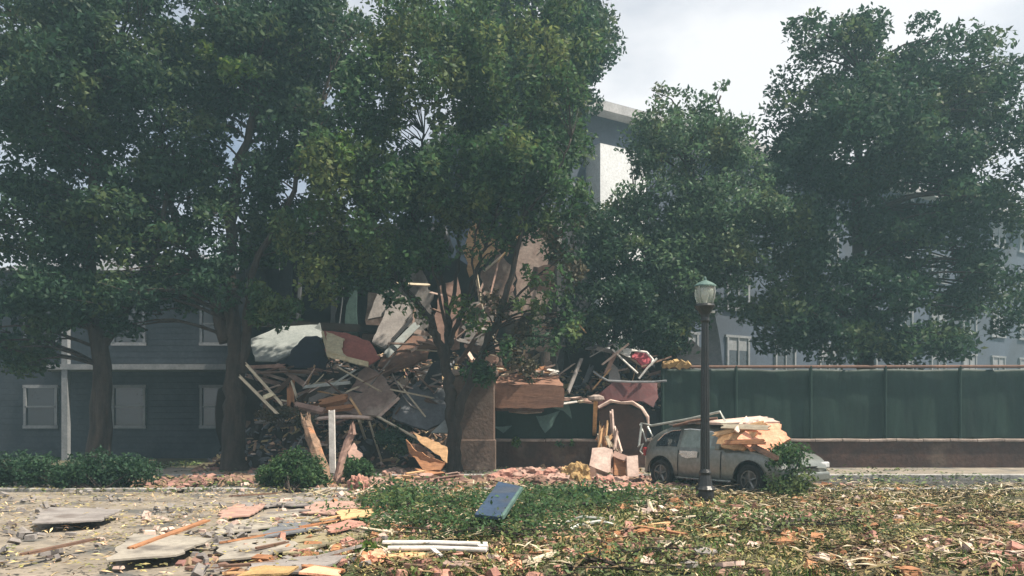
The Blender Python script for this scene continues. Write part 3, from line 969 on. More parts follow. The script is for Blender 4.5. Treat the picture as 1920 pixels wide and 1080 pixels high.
fsc([P(928, 840, 23.75), P(1118, 840, 23.75), P(1118, 748, 23.75), P(1080, 742, 23.75), P(1010, 740, 23.75), P(928, 752, 23.75)], 51)
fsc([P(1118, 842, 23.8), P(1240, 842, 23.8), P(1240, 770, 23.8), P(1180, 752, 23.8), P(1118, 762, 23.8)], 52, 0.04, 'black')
fx0, fx1 = P(1240, 800, 23.7).x, P(2000, 800, 23.7).x
ft = P(1240, 692, 23.7).z
fposts = [P(x, 800, 23.7).x for x in (1242, 1380, 1520, 1660, 1800, 1935)]
vs, fs = [], []
nfx, nfz = 220, 26
for jz in range(nfz + 1):
    for ix in range(nfx + 1):
        x = fx0 + (fx1 - fx0) * ix / nfx
        dp = min(abs(x - q) for q in fposts)
        sag = .05 * min(1, dp / 1.1) ** 2 * (.6 + .8 * noise.noise(Vector((x * .4, 0, 9))))
        z = .95 + (ft - sag - .95) * jz / nfz
        y = 23.7 + min(1, dp / .5) * (.05 * noise.noise(Vector((x * 1.3, z * .35, 2))) + .02 * noise.noise(Vector((x * 5, z * 1.2, 6))))
        vs.append((x, y, z))
for jz in range(nfz):
    for ix in range(nfx):
        a = jz * (nfx + 1) + ix
        fs.append((a, a + 1, a + nfx + 2, a + nfx + 1))
mb = MB()
mb.add(vs, fs)
fo_ = mb.build('screen', M['green'], fe, smooth=True)
md = fo_.modifiers.new('t', 'SOLIDIFY')
md.thickness = .01
for x in (1242, 1380, 1520, 1660, 1800, 1935):
    mb = MB()
    p = P(x, 842, 23.62)
    mb.tube([p, P(x, 686, 23.62)], 0.05, 8)
    mb.build('post', M['green'], fe)
mb = MB()
mb.tube([P(1240, 688, 23.62), P(2000, 687, 23.62)], 0.045, 8)
mb.build('top_rail', M['brown'], fe)
fsc([P(1015, 742, 23.4), P(1065, 744, 23.3), P(1072, 785, 23.3), P(1056, 770, 23.3), P(1030, 760, 23.4)], 54, 0.02, 'greenl', 'torn_flap', 'grey green torn flap at the fence top')
fsc([P(1005, 780, 23.4), P(1050, 770, 23.4), P(1035, 800, 23.3), P(1022, 812, 23.3)], 55, 0.02, 'greenl', 'torn_flap', 'pointed torn flap hanging low')
fsc([P(926, 800, 23.3), P(960, 798, 23.4), P(944, 812, 23.3)], 56, 0.015, 'greenl', 'torn_flap', 'tiny torn flap beside the pillar')
fsc([P(952, 762, 23.2), P(1020, 764, 23.2), P(1016, 773, 23.1), P(985, 776, 23.1), P(954, 772, 23.1)], 57, 0.01, 'coping', 'hanging_strip', 'pale folded strip under the tan beam', 0.06)

fb = thing('fallen_beam', 'wide tan beam lying level right of the pillar, debris on its lit top', 'beam', P(985, 762, 22.9))
panel('front_face', None, None, [P(922, 764, 22.5), P(1000, 766, 22.5), P(1056, 764, 22.5), P(1058, 728, 22.5), P(1040, 722, 22.5), P(935, 718, 22.5), P(922, 722, 22.5)], 0.06, M['orange_beam'], 0.015, 0.2, 0, None, 61, fb)
panel('top_face', None, None, [P(924, 720, 22.48), P(1056, 726, 22.48), P(1048, 706, 23.3), P(945, 702, 23.3)], 0.06, M['orange_beam'], 0.03, 0.2, 0, None, 62, fb)
panel('lower_lip', None, None, [P(924, 770, 22.55), P(1020, 772, 22.55), P(1020, 764, 22.55), P(924, 762, 22.55)], 0.04, M['lowwall'], 0.015, 0.2, 0, None, 63, fb)

# dark red wreckage over the fence
RG = 'dark red sheet metal pieces above the fence'
panel('red_sheet', 'dark red curved metal sheet hanging over the fence above the black gap', 'metal sheet',
      [P(1118, 768, 23.0), P(1160, 752, 23.0), P(1200, 752, 22.9), P(1225, 765, 22.9), P(1235, 745, 22.9), P(1232, 715, 23.1), P(1150, 716, 23.1), P(1120, 740, 23.1)], 0.04, M['dred'], 0.015, 0.15, 0.1, RG, 64)
panel('red_sheet', 'brown red metal sheet on the right of the timber upright, lower', 'metal sheet',
      [P(1122, 842, 23.1), P(1210, 842, 23.1), P(1214, 800, 23.0), P(1200, 768, 23.0), P(1165, 756, 23.0), P(1122, 766, 23.1)], 0.04, M['lowwall'], 0.02, 0.15, 0.05, RG, 65)
mb = MB()
mb.tube([P(x, y, 22.8) for x, y in ((1122, 764), (1145, 752), (1165, 755), (1185, 755), (1203, 765), (1214, 782), (1216, 800))], [0.03, .05, .035, .055, .04, .05, .02], 6, rough=0.4)
tagp(mb.build('torn_edging', M['pinkw']), 'pale torn edging curling over the brown red sheet', 'edging')
mb = MB()
mb.tube([P(1112, 696, 22.9), P(1125, 706, 22.9), P(1140, 714, 22.8), P(1180, 716, 22.8), P(1228, 716, 22.8), P(1250, 714, 22.7)], 0.03, 6)
tagp(mb.build('bent_rod', M['trim']), 'thin bent pale rod along the top of the dark red sheet', 'rod')
wr = thing('torn_awning', 'white and crimson torn awning scrap sticking up above the dark red sheet', 'awning', P(1185, 712, 23.2))
panel('white_cloth', None, None, [P(1156, 660, 23.3), P(1182, 672, 23.1), P(1186, 655, 23.3), P(1165, 652, 23.4), P(1150, 640, 23.5)], 0.03, M['white'], 0.02, 0.1, 0.04, None, 66, wr)
panel('crimson_cloth', None, None, [P(1184, 672, 23.1), P(1206, 690, 23.0), P(1222, 680, 23.1), P(1216, 664, 23.3), P(1190, 658, 23.3)], 0.05, M['crimson'], 0.03, 0.1, 0.06, None, 67, wr)
mb = MB()
mb.tube([P(1184, 657, 23.0), P(1212, 660, 23.0), P(1224, 674, 23.0), P(1222, 684, 22.9)], 0.035, 6)
mb.tube([P(1148, 655, 23.2), P(1172, 678, 23.0), P(1196, 700, 22.9)], 0.03, 6)
mb.tube([P(1198, 710, 22.9), P(1214, 690, 22.9), P(1232, 672, 22.9)], 0.03, 6)
mb.build('frame', M['white'], wr)
o = panel('leaning_sheet', 'dark grey pane leaning behind the bent rod', 'pane', [P(1140, 716, 23.3), P(1165, 716, 23.3), P(1158, 690, 23.4), P(1142, 676, 23.5)], 0.03, M['grey'], 0.02, 0.2, 0, None, 68)
plank('grey_stake', 'grey stake rising right of the tan beam', 'stake', P(1064, 738, 22.6), P(1092, 668, 23.2), 0.1, 0.05, M['grey'], roll=R(80))
panel('mound_sheet', 'rounded grey plaster sheet with tan foot standing beyond the green fence', 'sheet', [P(1262, 690, 25), P(1320, 690, 25), P(1318, 655, 25.1), P(1296, 640, 25.2), P(1282, 648, 25.1), P(1270, 668, 25)], 0.1, M['grey'], 0.02, 0.12, 0.05, None, 69)
mb = MB()
for t in range(9):
    p = P(1245 + t * 5.5, 688 - random.uniform(0, 9), 23.3)
    mb.box(p, (0.16, 0.12, random.uniform(.08, .2)), Matrix.Rotation(random.uniform(0, 3), 3, (random.random(), 1, .5)))
tagp(mb.build('yellow_foam', M['yellow']), 'yellow foam crumbs on the fence top left of the lamp', 'foam', kind='stuff')
panel('grey_curtain', 'long grey curtain hanging down behind the street lamp', 'curtain', [P(1328, 690, 26), P(1356, 690, 26), P(1350, 640, 26), P(1340, 585, 26.1), P(1330, 590, 26.1)], 0.06, M['trim'], 0.01, 0.3, 0.05, None, 70)

# ---------------------------------------------------------------- timber upright and the boxes at its foot
plank('timber_upright', 'tall pale orange timber upright standing in front of the green fence', 'timber', G(1112, 872), P(1117, 748, 21.2), 0.14, 0.11, M['timber'], roll=R(90), splinter=0.04)
mb = MB()
mb.lathe(P(1118, 752, 21.3), [(0.16, 0), (0.22, 0.04), (0.2, 0.12), (0.08, 0.17)], 10)
tagp(mb.build('rounded_lump', M['coping']), 'brown rounded cap resting on top of the timber upright', 'cap')
plank('white_splinter', 'jagged white splinter standing tallest right of the timber upright', 'splinter', P(1150, 822, 20.7), P(1146, 766, 20.8), 0.12, 0.05, M['pinkw'], roll=R(90), splinter=0.5)
plank('white_splinter', 'white board leaning outwards below the tall white splinter', 'splinter', P(1164, 852, 20.5), P(1148, 796, 20.8), 0.16, 0.05, M['pinkw'], roll=R(90), splinter=0.2)
plank('orange_splinter', 'thin orange splinter right beside the timber upright', 'splinter', P(1124, 830, 20.6), P(1126, 788, 20.6), 0.05, 0.04, M['timber'], roll=R(90), splinter=0.2)
plank('orange_splinter', 'broad orange splinter slanting between the uprights', 'splinter', P(1118, 832, 20.5), P(1138, 798, 20.6), 0.14, 0.06, M['timber_o'], roll=R(90), splinter=0.25)
plank('orange_splinter', 'short tan splinter crossing in front of the white ones', 'splinter', P(1128, 842, 20.4), P(1150, 812, 20.5), 0.1, 0.05, M['timber'], roll=R(70), splinter=0.2)
plank('orange_splinter', 'pale crooked splinter at the middle of the splinter bundle', 'splinter', P(1135, 812, 20.3), P(1146, 842, 20.3), 0.09, 0.05, M['timber_p'], roll=R(70), splinter=0.2)
for k, (x0, y0, x1, y1, mk, wd, lb) in enumerate(((1122, 850, 1130, 800, 'timber', .09, 'tan splinter leaning right, first beside the timber upright'), (1130, 856, 1121, 812, 'timber_p', .07, 'pale splinter crossing the foot of the timber upright'),
        (1140, 852, 1128, 818, 'timber_o', .08, 'orange brown splinter low in the middle of the bundle'), (1152, 846, 1158, 800, 'pinkw', .07, 'pinkish splinter standing at the right of the bundle'),
        (1134, 832, 1140, 786, 'timber', .05, 'thin tan splinter just left of the tall white splinter'), (1160, 850, 1142, 826, 'timber_p', .06, 'pale splinter lying across the bundle foot'))):
    plank('orange_splinter', lb, 'splinter', P(x0, y0, 20.3), P(x1, y1, 20.4), wd, .04, M[mk], roll=R(85), splinter=.35, seed=700 + k)
BX = 'broken boxes at the foot of the timber upright'
panel('pink_box', 'large pale pink box face below the splinter bundle', 'box', [P(1106, 876, 19.9), P(1144, 893, 19.7), P(1149, 846, 20.0), P(1112, 846, 20.2)], 0.25, M['pinkw'], 0.015, 0.2, 0, BX, 71)
panel('pink_box', 'pale peach box face next to the rear of the car', 'box', [P(1176, 896, 19.6), P(1197, 896, 19.6), P(1195, 856, 19.8), P(1174, 858, 19.8)], 0.2, M['pinkw'], 0.008, 0.3, 0, BX, 72)
panel('orange_box', 'orange open box between the two pale boxes', 'box', [P(1150, 893, 19.8), P(1174, 896, 19.8), P(1172, 862, 20.0), P(1150, 855, 20.0)], 0.2, M['timber_o'], 0.02, 0.15, 0, BX, 73)
panel('brown_box', 'dark brown small box at the lower left of the pale pink box', 'box', [P(1096, 913, 18.8), P(1116, 915, 18.7), P(1117, 882, 19), P(1099, 880, 19.1)], 0.25, M['brown'], 0.01, 0.2, 0, BX, 74)
panel('peach_flap', 'peach flap folded over the orange open box', 'box flap', [P(1150, 856, 19.9), P(1176, 866, 19.7), P(1178, 856, 19.8), P(1152, 846, 20)], 0.04, M['pink'], 0.015, 0.15, 0, BX, 75)


def blob(name, label, cat, c, r, m, seed, kind=None, group=None, rough=0.35):
    bm = bmesh.new()
    bmesh.ops.create_icosphere(bm, subdivisions=4, radius=1)
    for v in bm.verts:
        d = v.co.normalized()
        k = 1 + rough * noise.noise(d * 1.7 + Vector((seed, 0, 0))) + rough * .6 * noise.noise(d * 4.5 + Vector((0, seed, 0))) + rough * .3 * noise.noise(d * 11 + Vector((0, seed, 0)))
        v.co = Vector((d.x * r[0] * k, d.y * r[1] * k, max(d.z * r[2] * k, -0.35 * r[2])))
    me = bpy.data.meshes.new(name)
    bm.to_mesh(me)
    bm.free()
    me.materials.append(m)
    o = bpy.data.objects.new(name, me)
    o.location = (c[0], c[1], c[2] + 0.35 * r[2])
    o.rotation_euler.z = seed
    col.objects.link(o)
    return tagp(o, label, cat, group, kind)


# pink and yellow foam lumps in front of the low wall
LG = 'torn insulation lumps in front of the low wall'
for i, (x, y, rx, rz, mk, lb) in enumerate((
        (950, 905, .38, .16, 'ins', 'pink insulation lump at the foot of the pillar'),
        (990, 900, .42, .17, 'pink', 'pale pink insulation roll right of the pillar'),
        (1030, 902, .35, .15, 'ins', 'pink insulation lump midway along the low wall'),
        (1008, 914, .33, .13, 'brown', 'brown torn lump in front of the pink insulation roll'),
        (1048, 913, .38, .15, 'pink', 'dusty pink lump left of the yellow foam'),
        (1080, 912, .34, .28, 'yellow', 'yellow foam lump left of the dark brown box'),
        (1064, 905, .25, .2, 'timber', 'tan foam chunk touching the yellow foam'),
        (1132, 918, .30, .15, 'ins', 'pink insulation lump under the pale pink box'),
        (1160, 912, .40, .12, 'pink', 'flat pink insulation lump under the peach box'),
        (1186, 922, .45, .10, 'ins', 'flat pink insulation strip end behind the lamp side lawn'),
        (672, 925, .26, .2, 'ins', 'round pink insulation ball right of the leaning posts'),
        (700, 918, .22, .14, 'pink', 'small pale pink lump right of the round pink ball'),
        (738, 895, .36, .12, 'mauve', 'dusty mauve rolled lump left of the orange crate'),
        (772, 905, .30, .11, 'mauve', 'mauve lump in front of the orange crate'),
        (655, 1037, .14, .09, 'ins', 'pink lump in the foreground beside the grass tuft'),
        (702, 1066, .13, .10, 'salmon', 'salmon foam lump on the near edge beside the grass tuft'),
        (964, 1075, .12, .07, 'salmon', 'bright salmon lump at the near edge below the white pipes'),
        (1072, 1052, .18, .06, 'ins', 'flat salmon lump among straw in the near lawn'),
        (1010, 1030, .22, .07, 'mauve', 'mauve lump in the middle of the near lawn'))):
    blob('insulation_lump', lb, 'insulation', G(x, y), (rx * 1.1, rx * .8, rz * 1.45), M[mk], i * 1.7 + .3, group=LG, rough=0.42)
# layered flat boards right of the boxes
for i, (x0, y0, x1, y1, mk) in enumerate(((1120, 915, 1215, 925, 'pink'), (1130, 924, 1225, 918, 'pinkw'), (1150, 930, 1240, 928, 'ins'), (1110, 905, 1190, 932, 'pink'))):
    plank('pink_board', ('uppermost', 'palest', 'right hand', 'crosswise')[i] + ' thin pink board in the layered stack below the boxes', 'board', G(x0, y0, .1 + .04 * (3 - i)), G(x1, y1, .06), 0.28, 0.03, M[mk], group='thin pink boards stacked below the boxes', bow=0.05, seed=i)

# ---------------------------------------------------------------- foreground boards and pipes
bb = panel('blue_board', 'slate blue flat board tilted up on the green branches', 'board', [G(890, 967, .30), G(938, 972, .30), P(977, 914, 12.4), P(935, 905, 13.0)], 0.04, M['blue'], 0.006, 0.3, 0, None, 80)
plank('blue_board_lit_edge', 'thin pale teal strip standing in for the lit right edge of the blue board', 'strip', G(941, 972, .31), P(979, 914, 12.38), 0.04, 0.05, M['greenl'])  # pale strip colours in the sunlit side of the board
for i, (x0, y0, x1, y1, r_, lb) in enumerate(((718, 1018, 914, 1021, .03, 'long white pipe lying level, farther of the pair'), (728, 1028, 912, 1031, .028, 'long white pipe lying level, nearer of the pair'))):
    mb = MB()
    a, b = G(x0, y0, .17), G(x1, y1, .17)
    mb.tube([a, a.lerp(b, .5) + Vector((0, 0, .01)), b], r_, 10)
    tagp(mb.build('white_pipe', M['white']), lb, 'pipe', 'white pipes on the near lawn')
mb = MB()
mb.box(G(905, 1026, .17), (0.1, 0.14, 0.05), Matrix.Rotation(.2, 3, 'Z'))
tagp(mb.build('pipe_bracket', M['white']), 'white square bracket at the right ends of the white pipes', 'bracket')
plank('white_stick', 'short white stick leaning off the nearer white pipe', 'stick', G(806, 1026, .2), G(832, 1046, .12), 0.05, 0.02, M['white'])


def bentrod(label, pts, r_, mk='metal', name='metal_rod', cat='rod', group='bent rods on the lawn'):
    mb = MB()
    mb.tube([G(x, y, z) for x, y, z in pts], r_, 7)
    return tagp(mb.build(name, M[mk]), label, cat, group)


bentrod('bent pale metal rod with a peak in the middle of the lawn', [(1035, 992, .08), (1075, 974, .16), (1093, 969, .2), (1132, 973, .1)], .022)
bentrod('curved grey rod just in front of the peaked rod', [(1070, 993, .08), (1090, 983, .14), (1125, 978, .14), (1155, 986, .07)], .03)
bentrod('short white crooked rod left of the peaked rod', [(996, 964, .16), (1006, 978, .12), (1020, 995, .06)], .026)
bentrod('thin straw coloured rod lying toward the lamp', [(1180, 950, .1), (1200, 958, .1), (1220, 966, .06)], .022, 'timber_p')
bentrod('pale broken twig stump sticking up on the lawn left of the lamp', [(1216, 936, .18), (1219, 950, .16), (1228, 966, .05)], .04, 'twig', 'twig', 'twig')
bentrod('pale short stick on the lawn near the mauve lump', [(1102, 988, .1), (1116, 1002, .12), (1122, 1014, .04)], .035, 'twig', 'twig', 'twig')
bentrod('pale curved twig at the near edge of the lawn', [(930, 1040, .1), (944, 1060, .09), (948, 1074, .03)], .02, 'twig', 'twig', 'twig')
bentrod('pale twig over the green branches right of the leaning posts', [(790, 965, .14), (808, 955, .18), (812, 962, .1)], .02, 'twig', 'twig', 'twig')
bentrod('long thin pale stick running from the planks toward the pipes', [(690, 998, .07), (720, 995, .09), (750, 993, .06)], .02, 'timber_p', 'twig', 'twig')
bentrod('thin grey cable running from the trunk foot up to the fence', [(868, 890, .03), (900, 866, .1), (924, 846, .3)], .02, 'grey', 'cable', 'cable', None)
bentrod('thin grey branch lying at the foot of the pillar', [(858, 893, .04), (895, 899, .06), (935, 905, .03)], .03, 'grey', 'branch', 'branch', None)

# wide flat broken boards over the path on the left
FB = 'flat broken boards lying on the path'
SH = [
    ([(410, 1000), (560, 980), (640, 978), (660, 958), (560, 955), (410, 985)], 'sheet', 'pale dusty sheet stretching across the path'),
    ([(430, 955), (520, 948), (600, 950), (640, 938), (560, 934), (450, 940)], 'grey', 'grey flat sheet nearest the bush'),
    ([(412, 975), (470, 965), (500, 945), (440, 945), (412, 960)], 'pink', 'dusty pink rounded sheet at the left edge of the path'),
    ([(530, 1036), (560, 1038), (650, 1012), (690, 1000), (650, 995), (560, 1005), (525, 1020)], 'olive', 'olive tan oval sheet curled on the middle of the path'),
    ([(410, 1050), (480, 1048), (560, 1030), (530, 1012), (410, 1018)], 'sheet', 'wide pale slab at the near left of the path'),
    ([(490, 1010), (560, 1000), (600, 990), (570, 978), (520, 984)], 'greyb', 'dark grey mat lying over the pale dusty sheet'),
    ([(560, 958), (630, 965), (680, 950), (660, 938), (590, 945)], 'pink', 'pale pink sheet at the foot of the leaning posts'),
    ([(640, 975), (690, 970), (700, 960), (660, 950), (630, 962)], 'timber', 'tan sheet right of the pale pink sheet'),
    ([(480, 1078), (600, 1068), (650, 1045), (560, 1042), (470, 1058)], 'grey', 'grey cracked board at the near edge of the path'),
    ([(620, 998), (660, 990), (690, 985), (655, 975), (610, 988)], 'ins', 'pink sheet scrap in the middle by the lawn edge'),
    ([(200, 1050), (330, 1040), (400, 1010), (250, 1000)], 'sheet', 'pale slab farther left on the path'),
    ([(60, 980), (190, 975), (230, 955), (90, 950)], 'grey', 'grey sheet at the far left of the path'),
    ([(560, 1079), (640, 1079), (640, 1068), (590, 1064)], 'salmon', 'salmon orange scrap at the bottom edge of the path'),
    ([(440, 1079), (540, 1079), (560, 1066), (470, 1064)], 'yellow', 'yellow orange scrap at the bottom left of the path'),
]
for i, (cs, mk, lb) in enumerate(SH):
    z = 0.082 + 0.009 * i
    tz = random.uniform(0.0, 0.03)
    pts = [G(x, y, z + (tz if k % 3 == 0 else 0)) for k, (x, y) in enumerate(cs)]
    panel('broken_sheet', lb, 'sheet', pts, 0.02, M[mk], 0.03, 0.14, 0.02, FB, 90 + i)
PL = [
    ((410, 1018), (600, 985), .10, 'timber_o', 'long orange plank crossing the path from the left edge'),
    ((560, 988), (690, 965), .12, 'timber_o', 'orange brown plank pointing at the green branches'),
    ((640, 985), (745, 1000), .08, 'timber_p', 'pale plank at the edge of path and lawn'),
    ((412, 1062), (560, 1052), .07, 'timber_d', 'dark narrow plank along the near path'),
    ((600, 975), (700, 955), .07, 'timber', 'thin tan plank under the leaning posts'),
    ((470, 1030), (540, 1016), .05, 'timber_d', 'short dark stick on the pale slab'),
    ((580, 1048), (690, 1020), .08, 'grey', 'grey plank right of the oval sheet'),
    ((415, 1075), (520, 1070), .12, 'timber', 'tan plank at the bottom left corner'),
    ((500, 962), (585, 956), .07, 'grey', 'weathered plank on the sheet nearest the bush'),
    ((430, 930), (520, 925), .08, 'timber_d', 'brown plank along the kerb by the bush'),
    ((560, 1060), (650, 1072), .10, 'timber_o', 'orange plank at the bottom of the path'),
    ((240, 1030), (390, 975), .10, 'timber_o', 'orange plank farther left on the path'),
    ((40, 1040), (180, 1010), .10, 'timber_d', 'brown plank at the far left of the path'),
]
for i, (a, b, wd, mk, lb) in enumerate(PL):
    plank('fallen_plank', lb, 'plank', G(*a, .15 + .004 * i), G(*b, .13 + .004 * i), wd * .8, 0.025, M[mk], group='planks lying on the path', roll=random.uniform(-.2, .2), seed=i)

# medium splintered boards scattered over the wreck: one by one, with where they lie
def zone(x):
    for lim, s in ((500, 'beside the left tree'), (560, 'under the pale roof sheet'), (615, 'below the navy tarpaulin'), (680, 'under the red panel'), (750, 'by the mauve panel'),
                   (835, 'left of the central trunk'), (925, 'behind the pillar'), (1000, 'on the tan beam'), (1060, 'at the right of the tan beam'), (1120, 'by the grey stake'),
                   (1200, 'behind the dark red sheet'), (1260, 'left of the lamp beyond the fence')):
        if x < lim:
            return s
    return 'beyond the fence'


cols = {'timber': 'tan', 'timber_o': 'orange', 'timber_d': 'brown', 'timber_p': 'pale', 'grey': 'grey', 'pink': 'pink', 'pinkw': 'pale pink', 'brown': 'dark brown', 'greyb': 'slate grey', 'white': 'white', 'mauve': 'mauve', 'ins': 'salmon', 'black': 'black'}
seen = {}
rb = random.Random(5)


def scatter(n, box, Yr, mks, lr, wr_, tilt, where=None, group=None, nm='splintered_board'):
    for _ in range(n):
        x, y = rb.uniform(box[0], box[1]), rb.uniform(box[2], box[3])
        Y = rb.uniform(*Yr)
        p = P(x, y, Y)
        mk = rb.choice(mks)
        ln = rb.uniform(*lr)
        ang = rb.uniform(*tilt)
        d = Vector((math.cos(ang), rb.uniform(-.5, .5), math.sin(ang))).normalized()
        wd = rb.uniform(*wr_)
        word = 'long' if ln > (lr[0] + lr[1]) / 2 else 'short'
        wide = 'wide' if wd > (wr_[0] + wr_[1]) / 2 else 'narrow'
        t = math.sin(ang)
        lean = 'leaning right' if 0.25 < t < .8 and math.cos(ang) > 0 else 'leaning left' if t > .25 and math.cos(ang) < 0 else 'sloping down' if t < -.25 else 'standing' if t >= .8 else 'lying level'
        lb = f'{word} {wide} {cols[mk]} splintered {"stick" if "stick" in nm else "board"} {lean} {where or zone(x)}'
        made = plank(nm, lb, 'board', p - d * ln / 2, p + d * ln / 2, wd, rb.uniform(.02, .05), M[mk], roll=rb.uniform(0, 3.1), splinter=.15, group=group or 'splintered boards of the collapsed house', seed=rb.randint(0, 9999))
        seen.setdefault(lb, []).append((x, made))


scatter(16, (470, 610, 684, 708), (23.2, 24), ['mauve', 'dred' and 'brown', 'pink', 'grey', 'timber_d'], (.5, 1.5), (.05, .14), (-.3, .3))
scatter(22, (480, 820, 700, 790), (22.9, 24), ['timber_d', 'brown', 'grey', 'mauve', 'pink', 'timber_d'], (.5, 1.6), (.05, .2), (-.7, .9))
scatter(18, (735, 835, 640, 760), (23, 24.5), ['grey', 'pinkw', 'timber_p', 'mauve', 'timber_d'], (.4, 1.2), (.05, .14), (-.5, .8))
scatter(26, (870, 1050, 560, 700), (24, 27), ['pinkw', 'pink', 'grey', 'brown', 'timber_p', 'mauve'], (.4, 1.4), (.08, .3), (-.9, 2.2))
scatter(22, (935, 1050, 688, 706), (22.6, 23.3), ['pinkw', 'timber', 'white', 'timber_o', 'timber_p'], (.2, .7), (.05, .14), (-.3, .3))
scatter(16, (1060, 1240, 640, 715), (23.3, 25), ['grey', 'brown', 'pinkw', 'greyb', 'pink'], (.4, 1.1), (.05, .15), (-.8, 1.5))
scatter(10, (1060, 1110, 742, 756), (22.6, 23.2), ['pinkw', 'white', 'timber_p', 'pink'], (.2, .6), (.05, .1), (-.2, .2))
scatter(10, (880, 1040, 430, 560), (27.2, 28), ['pinkw', 'timber', 'timber_p', 'pink'], (.6, 1.6), (.05, .12), (.6, 1.8), where='against the torn upper wall', group='laths against the torn upper wall')

scatter(34, (475, 830, 690, 800), (22.6, 23.6), ['timber_p', 'timber', 'grey', 'timber_d', 'pinkw'], (.5, 1.6), (.02, .05), (-.9, 1.2), nm='splintered_stick')
scatter(24, (880, 1240, 600, 712), (22.8, 24.5), ['timber_p', 'timber', 'grey', 'timber_d', 'pinkw'], (.4, 1.3), (.02, .05), (-.9, 1.6), nm='splintered_stick')
for k, (pts, mk, lb) in enumerate((
        (((600, 640), (640, 720), (700, 735), (760, 700)), 'black', 'black cable sagging across the mauve panel side'),
        (((470, 700), (500, 735), (560, 735), (600, 705)), 'black', 'black cable sagging below the navy tarpaulin'),
        (((735, 700), (770, 760), (820, 770)), 'grey', 'grey cable over the dark slab by the central trunk'),
        (((1060, 650), (1080, 700), (1130, 705), (1150, 668)), 'black', 'black cable drooping behind the grey stake'),
        (((640, 430), (645, 520), (636, 610)), 'trim', 'pale cable hanging down in the open upper room'),
        (((900, 560), (930, 640), (990, 650), (1030, 600)), 'timber_p', 'pale cable looping in front of the torn upper wall'))):
    mb = MB()
    Yk = 26.2 if k == 4 else 23.0 if k < 3 else 24.5
    mb.tube(bez([P(x, y, Yk + .1 * j) for j, (x, y) in enumerate(pts)], 6), .02, 6)
    tagp(mb.build('loose_cable', M[mk]), lb, 'cable', 'loose cables in the wreck')
scatter(20, (745, 925, 520, 650), (25.6, 26.4), ['grey', 'pinkw', 'timber_p', 'timber_d', 'mauve'], (.4, 1.3), (.04, .16), (-1.2, 1.9), where='behind the forked stems', group='boards behind the forked stems')
# rubble heap boards in front of the low wall and on the street
scatter(16, (930, 1100, 884, 915), (18.2, 19.9), ['pink', 'pinkw', 'ins', 'timber', 'brown'], (.3, .9), (.06, .16), (-.15, .2), where='in the pink rubble before the low wall', group='boards in the pink rubble')
scatter(12, (690, 850, 885, 915), (18.0, 19.9), ['mauve', 'pink', 'timber_d', 'grey', 'timber'], (.3, .9), (.05, .14), (-.15, .2), where='in the rubble between bush and trunk', group='boards in the rubble by the trunk')

for lb, lst in seen.items():
    if len(lst) > 1:
        lst.sort(key=lambda t: t[0])
        nw = {2: 'two', 3: 'three', 4: 'four', 5: 'five'}.get(len(lst), 'many')
        for k, (x, o) in enumerate(lst):
            pos = 'leftmost' if k == 0 else 'rightmost' if k == len(lst) - 1 else ('second', 'third', 'fourth', 'fifth', 'sixth')[k - 1] + ' from left'
            o['label'] = lb.replace('splintered ', '').replace('left of the lamp beyond the fence', 'beyond the fence').replace('at the right of', 'right of').replace('pale pink', 'pinkish').replace('dark brown', 'brown') + f', {pos}'

# ---------------------------------------------------------------- street lamp
lx, ly = G(1322, 948).x, G(1322, 948).y
SL = thing('street_lamp', 'black old fashioned street lamp with glass lantern standing on the verge', 'street lamp', (lx, ly, 0))
mb = MB()
mb.lathe((lx, ly, 0), [(0.21, 0), (0.22, 0.05), (0.17, 0.09), (0.16, 0.26), (0.185, 0.30), (0.14, 0.36), (0.10, 0.55), (0.115, 0.60), (0.085, 0.66)], 12)
mb.build('base', M['lamp'], SL)
mb = MB()
seg = 24
prof = [(0.085, 0.6), (0.076, 2.0), (0.062, 3.3), (0.062, 3.35)]
vs = []
for r_, z in prof:
    for k in range(seg):
        t = 2 * math.pi * k / seg
        rr = r_ * (1 if k % 2 else 0.86)
        vs.append((lx + rr * math.cos(t), ly + rr * math.sin(t), z))
fs = []
for i in range(len(prof) - 1):
    for k in range(seg):
        a, b = i * seg + k, i * seg + (k + 1) % seg
        fs.append((a, b, b + seg, a + seg))
mb.add(vs, fs)
mb.build('pole', M['lamp'], SL)
mb = MB()
mb.lathe((lx, ly, 0), [(0.06, 3.3), (0.085, 3.34), (0.075, 3.4), (0.085, 3.46), (0.15, 3.56), (0.185, 3.60), (0.17, 3.64)], 16)
mb.build('collar', M['lamp'], SL)
ln = MB()
ln.lathe((lx, ly, 0), [(0.13, 3.64), (0.175, 3.74), (0.19, 3.86), (0.17, 3.95)], 16)
ln.build('lantern_glass', M['lglass'], SL, smooth=True)
mb = MB()
mb.lathe((lx, ly, 0), [(0.205, 3.95), (0.20, 3.975), (0.12, 4.03), (0.03, 4.07), (0.025, 4.12), (0.005, 4.14)], 16)
mb.build('cap', M['greenl'], SL)
mb = MB()
for k in range(4):
    t = math.pi / 4 + k * math.pi / 2
    c_, s_ = math.cos(t), math.sin(t)
    mb.tube([(lx + .15 * c_, ly + .15 * s_, 3.62), (lx + .2 * c_, ly + .2 * s_, 3.8), (lx + .195 * c_, ly + .195 * s_, 3.96)], .010, 5)
mb.build('cage', M['metal'], SL)
mb = MB()
mb.lathe((lx, ly, 0), [(0.03, 3.64), (0.035, 3.72), (0.06, 3.8), (0.03, 3.88)], 10)
mb.build('bulb', M['white'], SL)
mb = MB()
mb.box((lx + .1, ly - .02, 3.5), (0.14, 0.05, 0.04))
mb.build('bracket', M['metal'], SL)

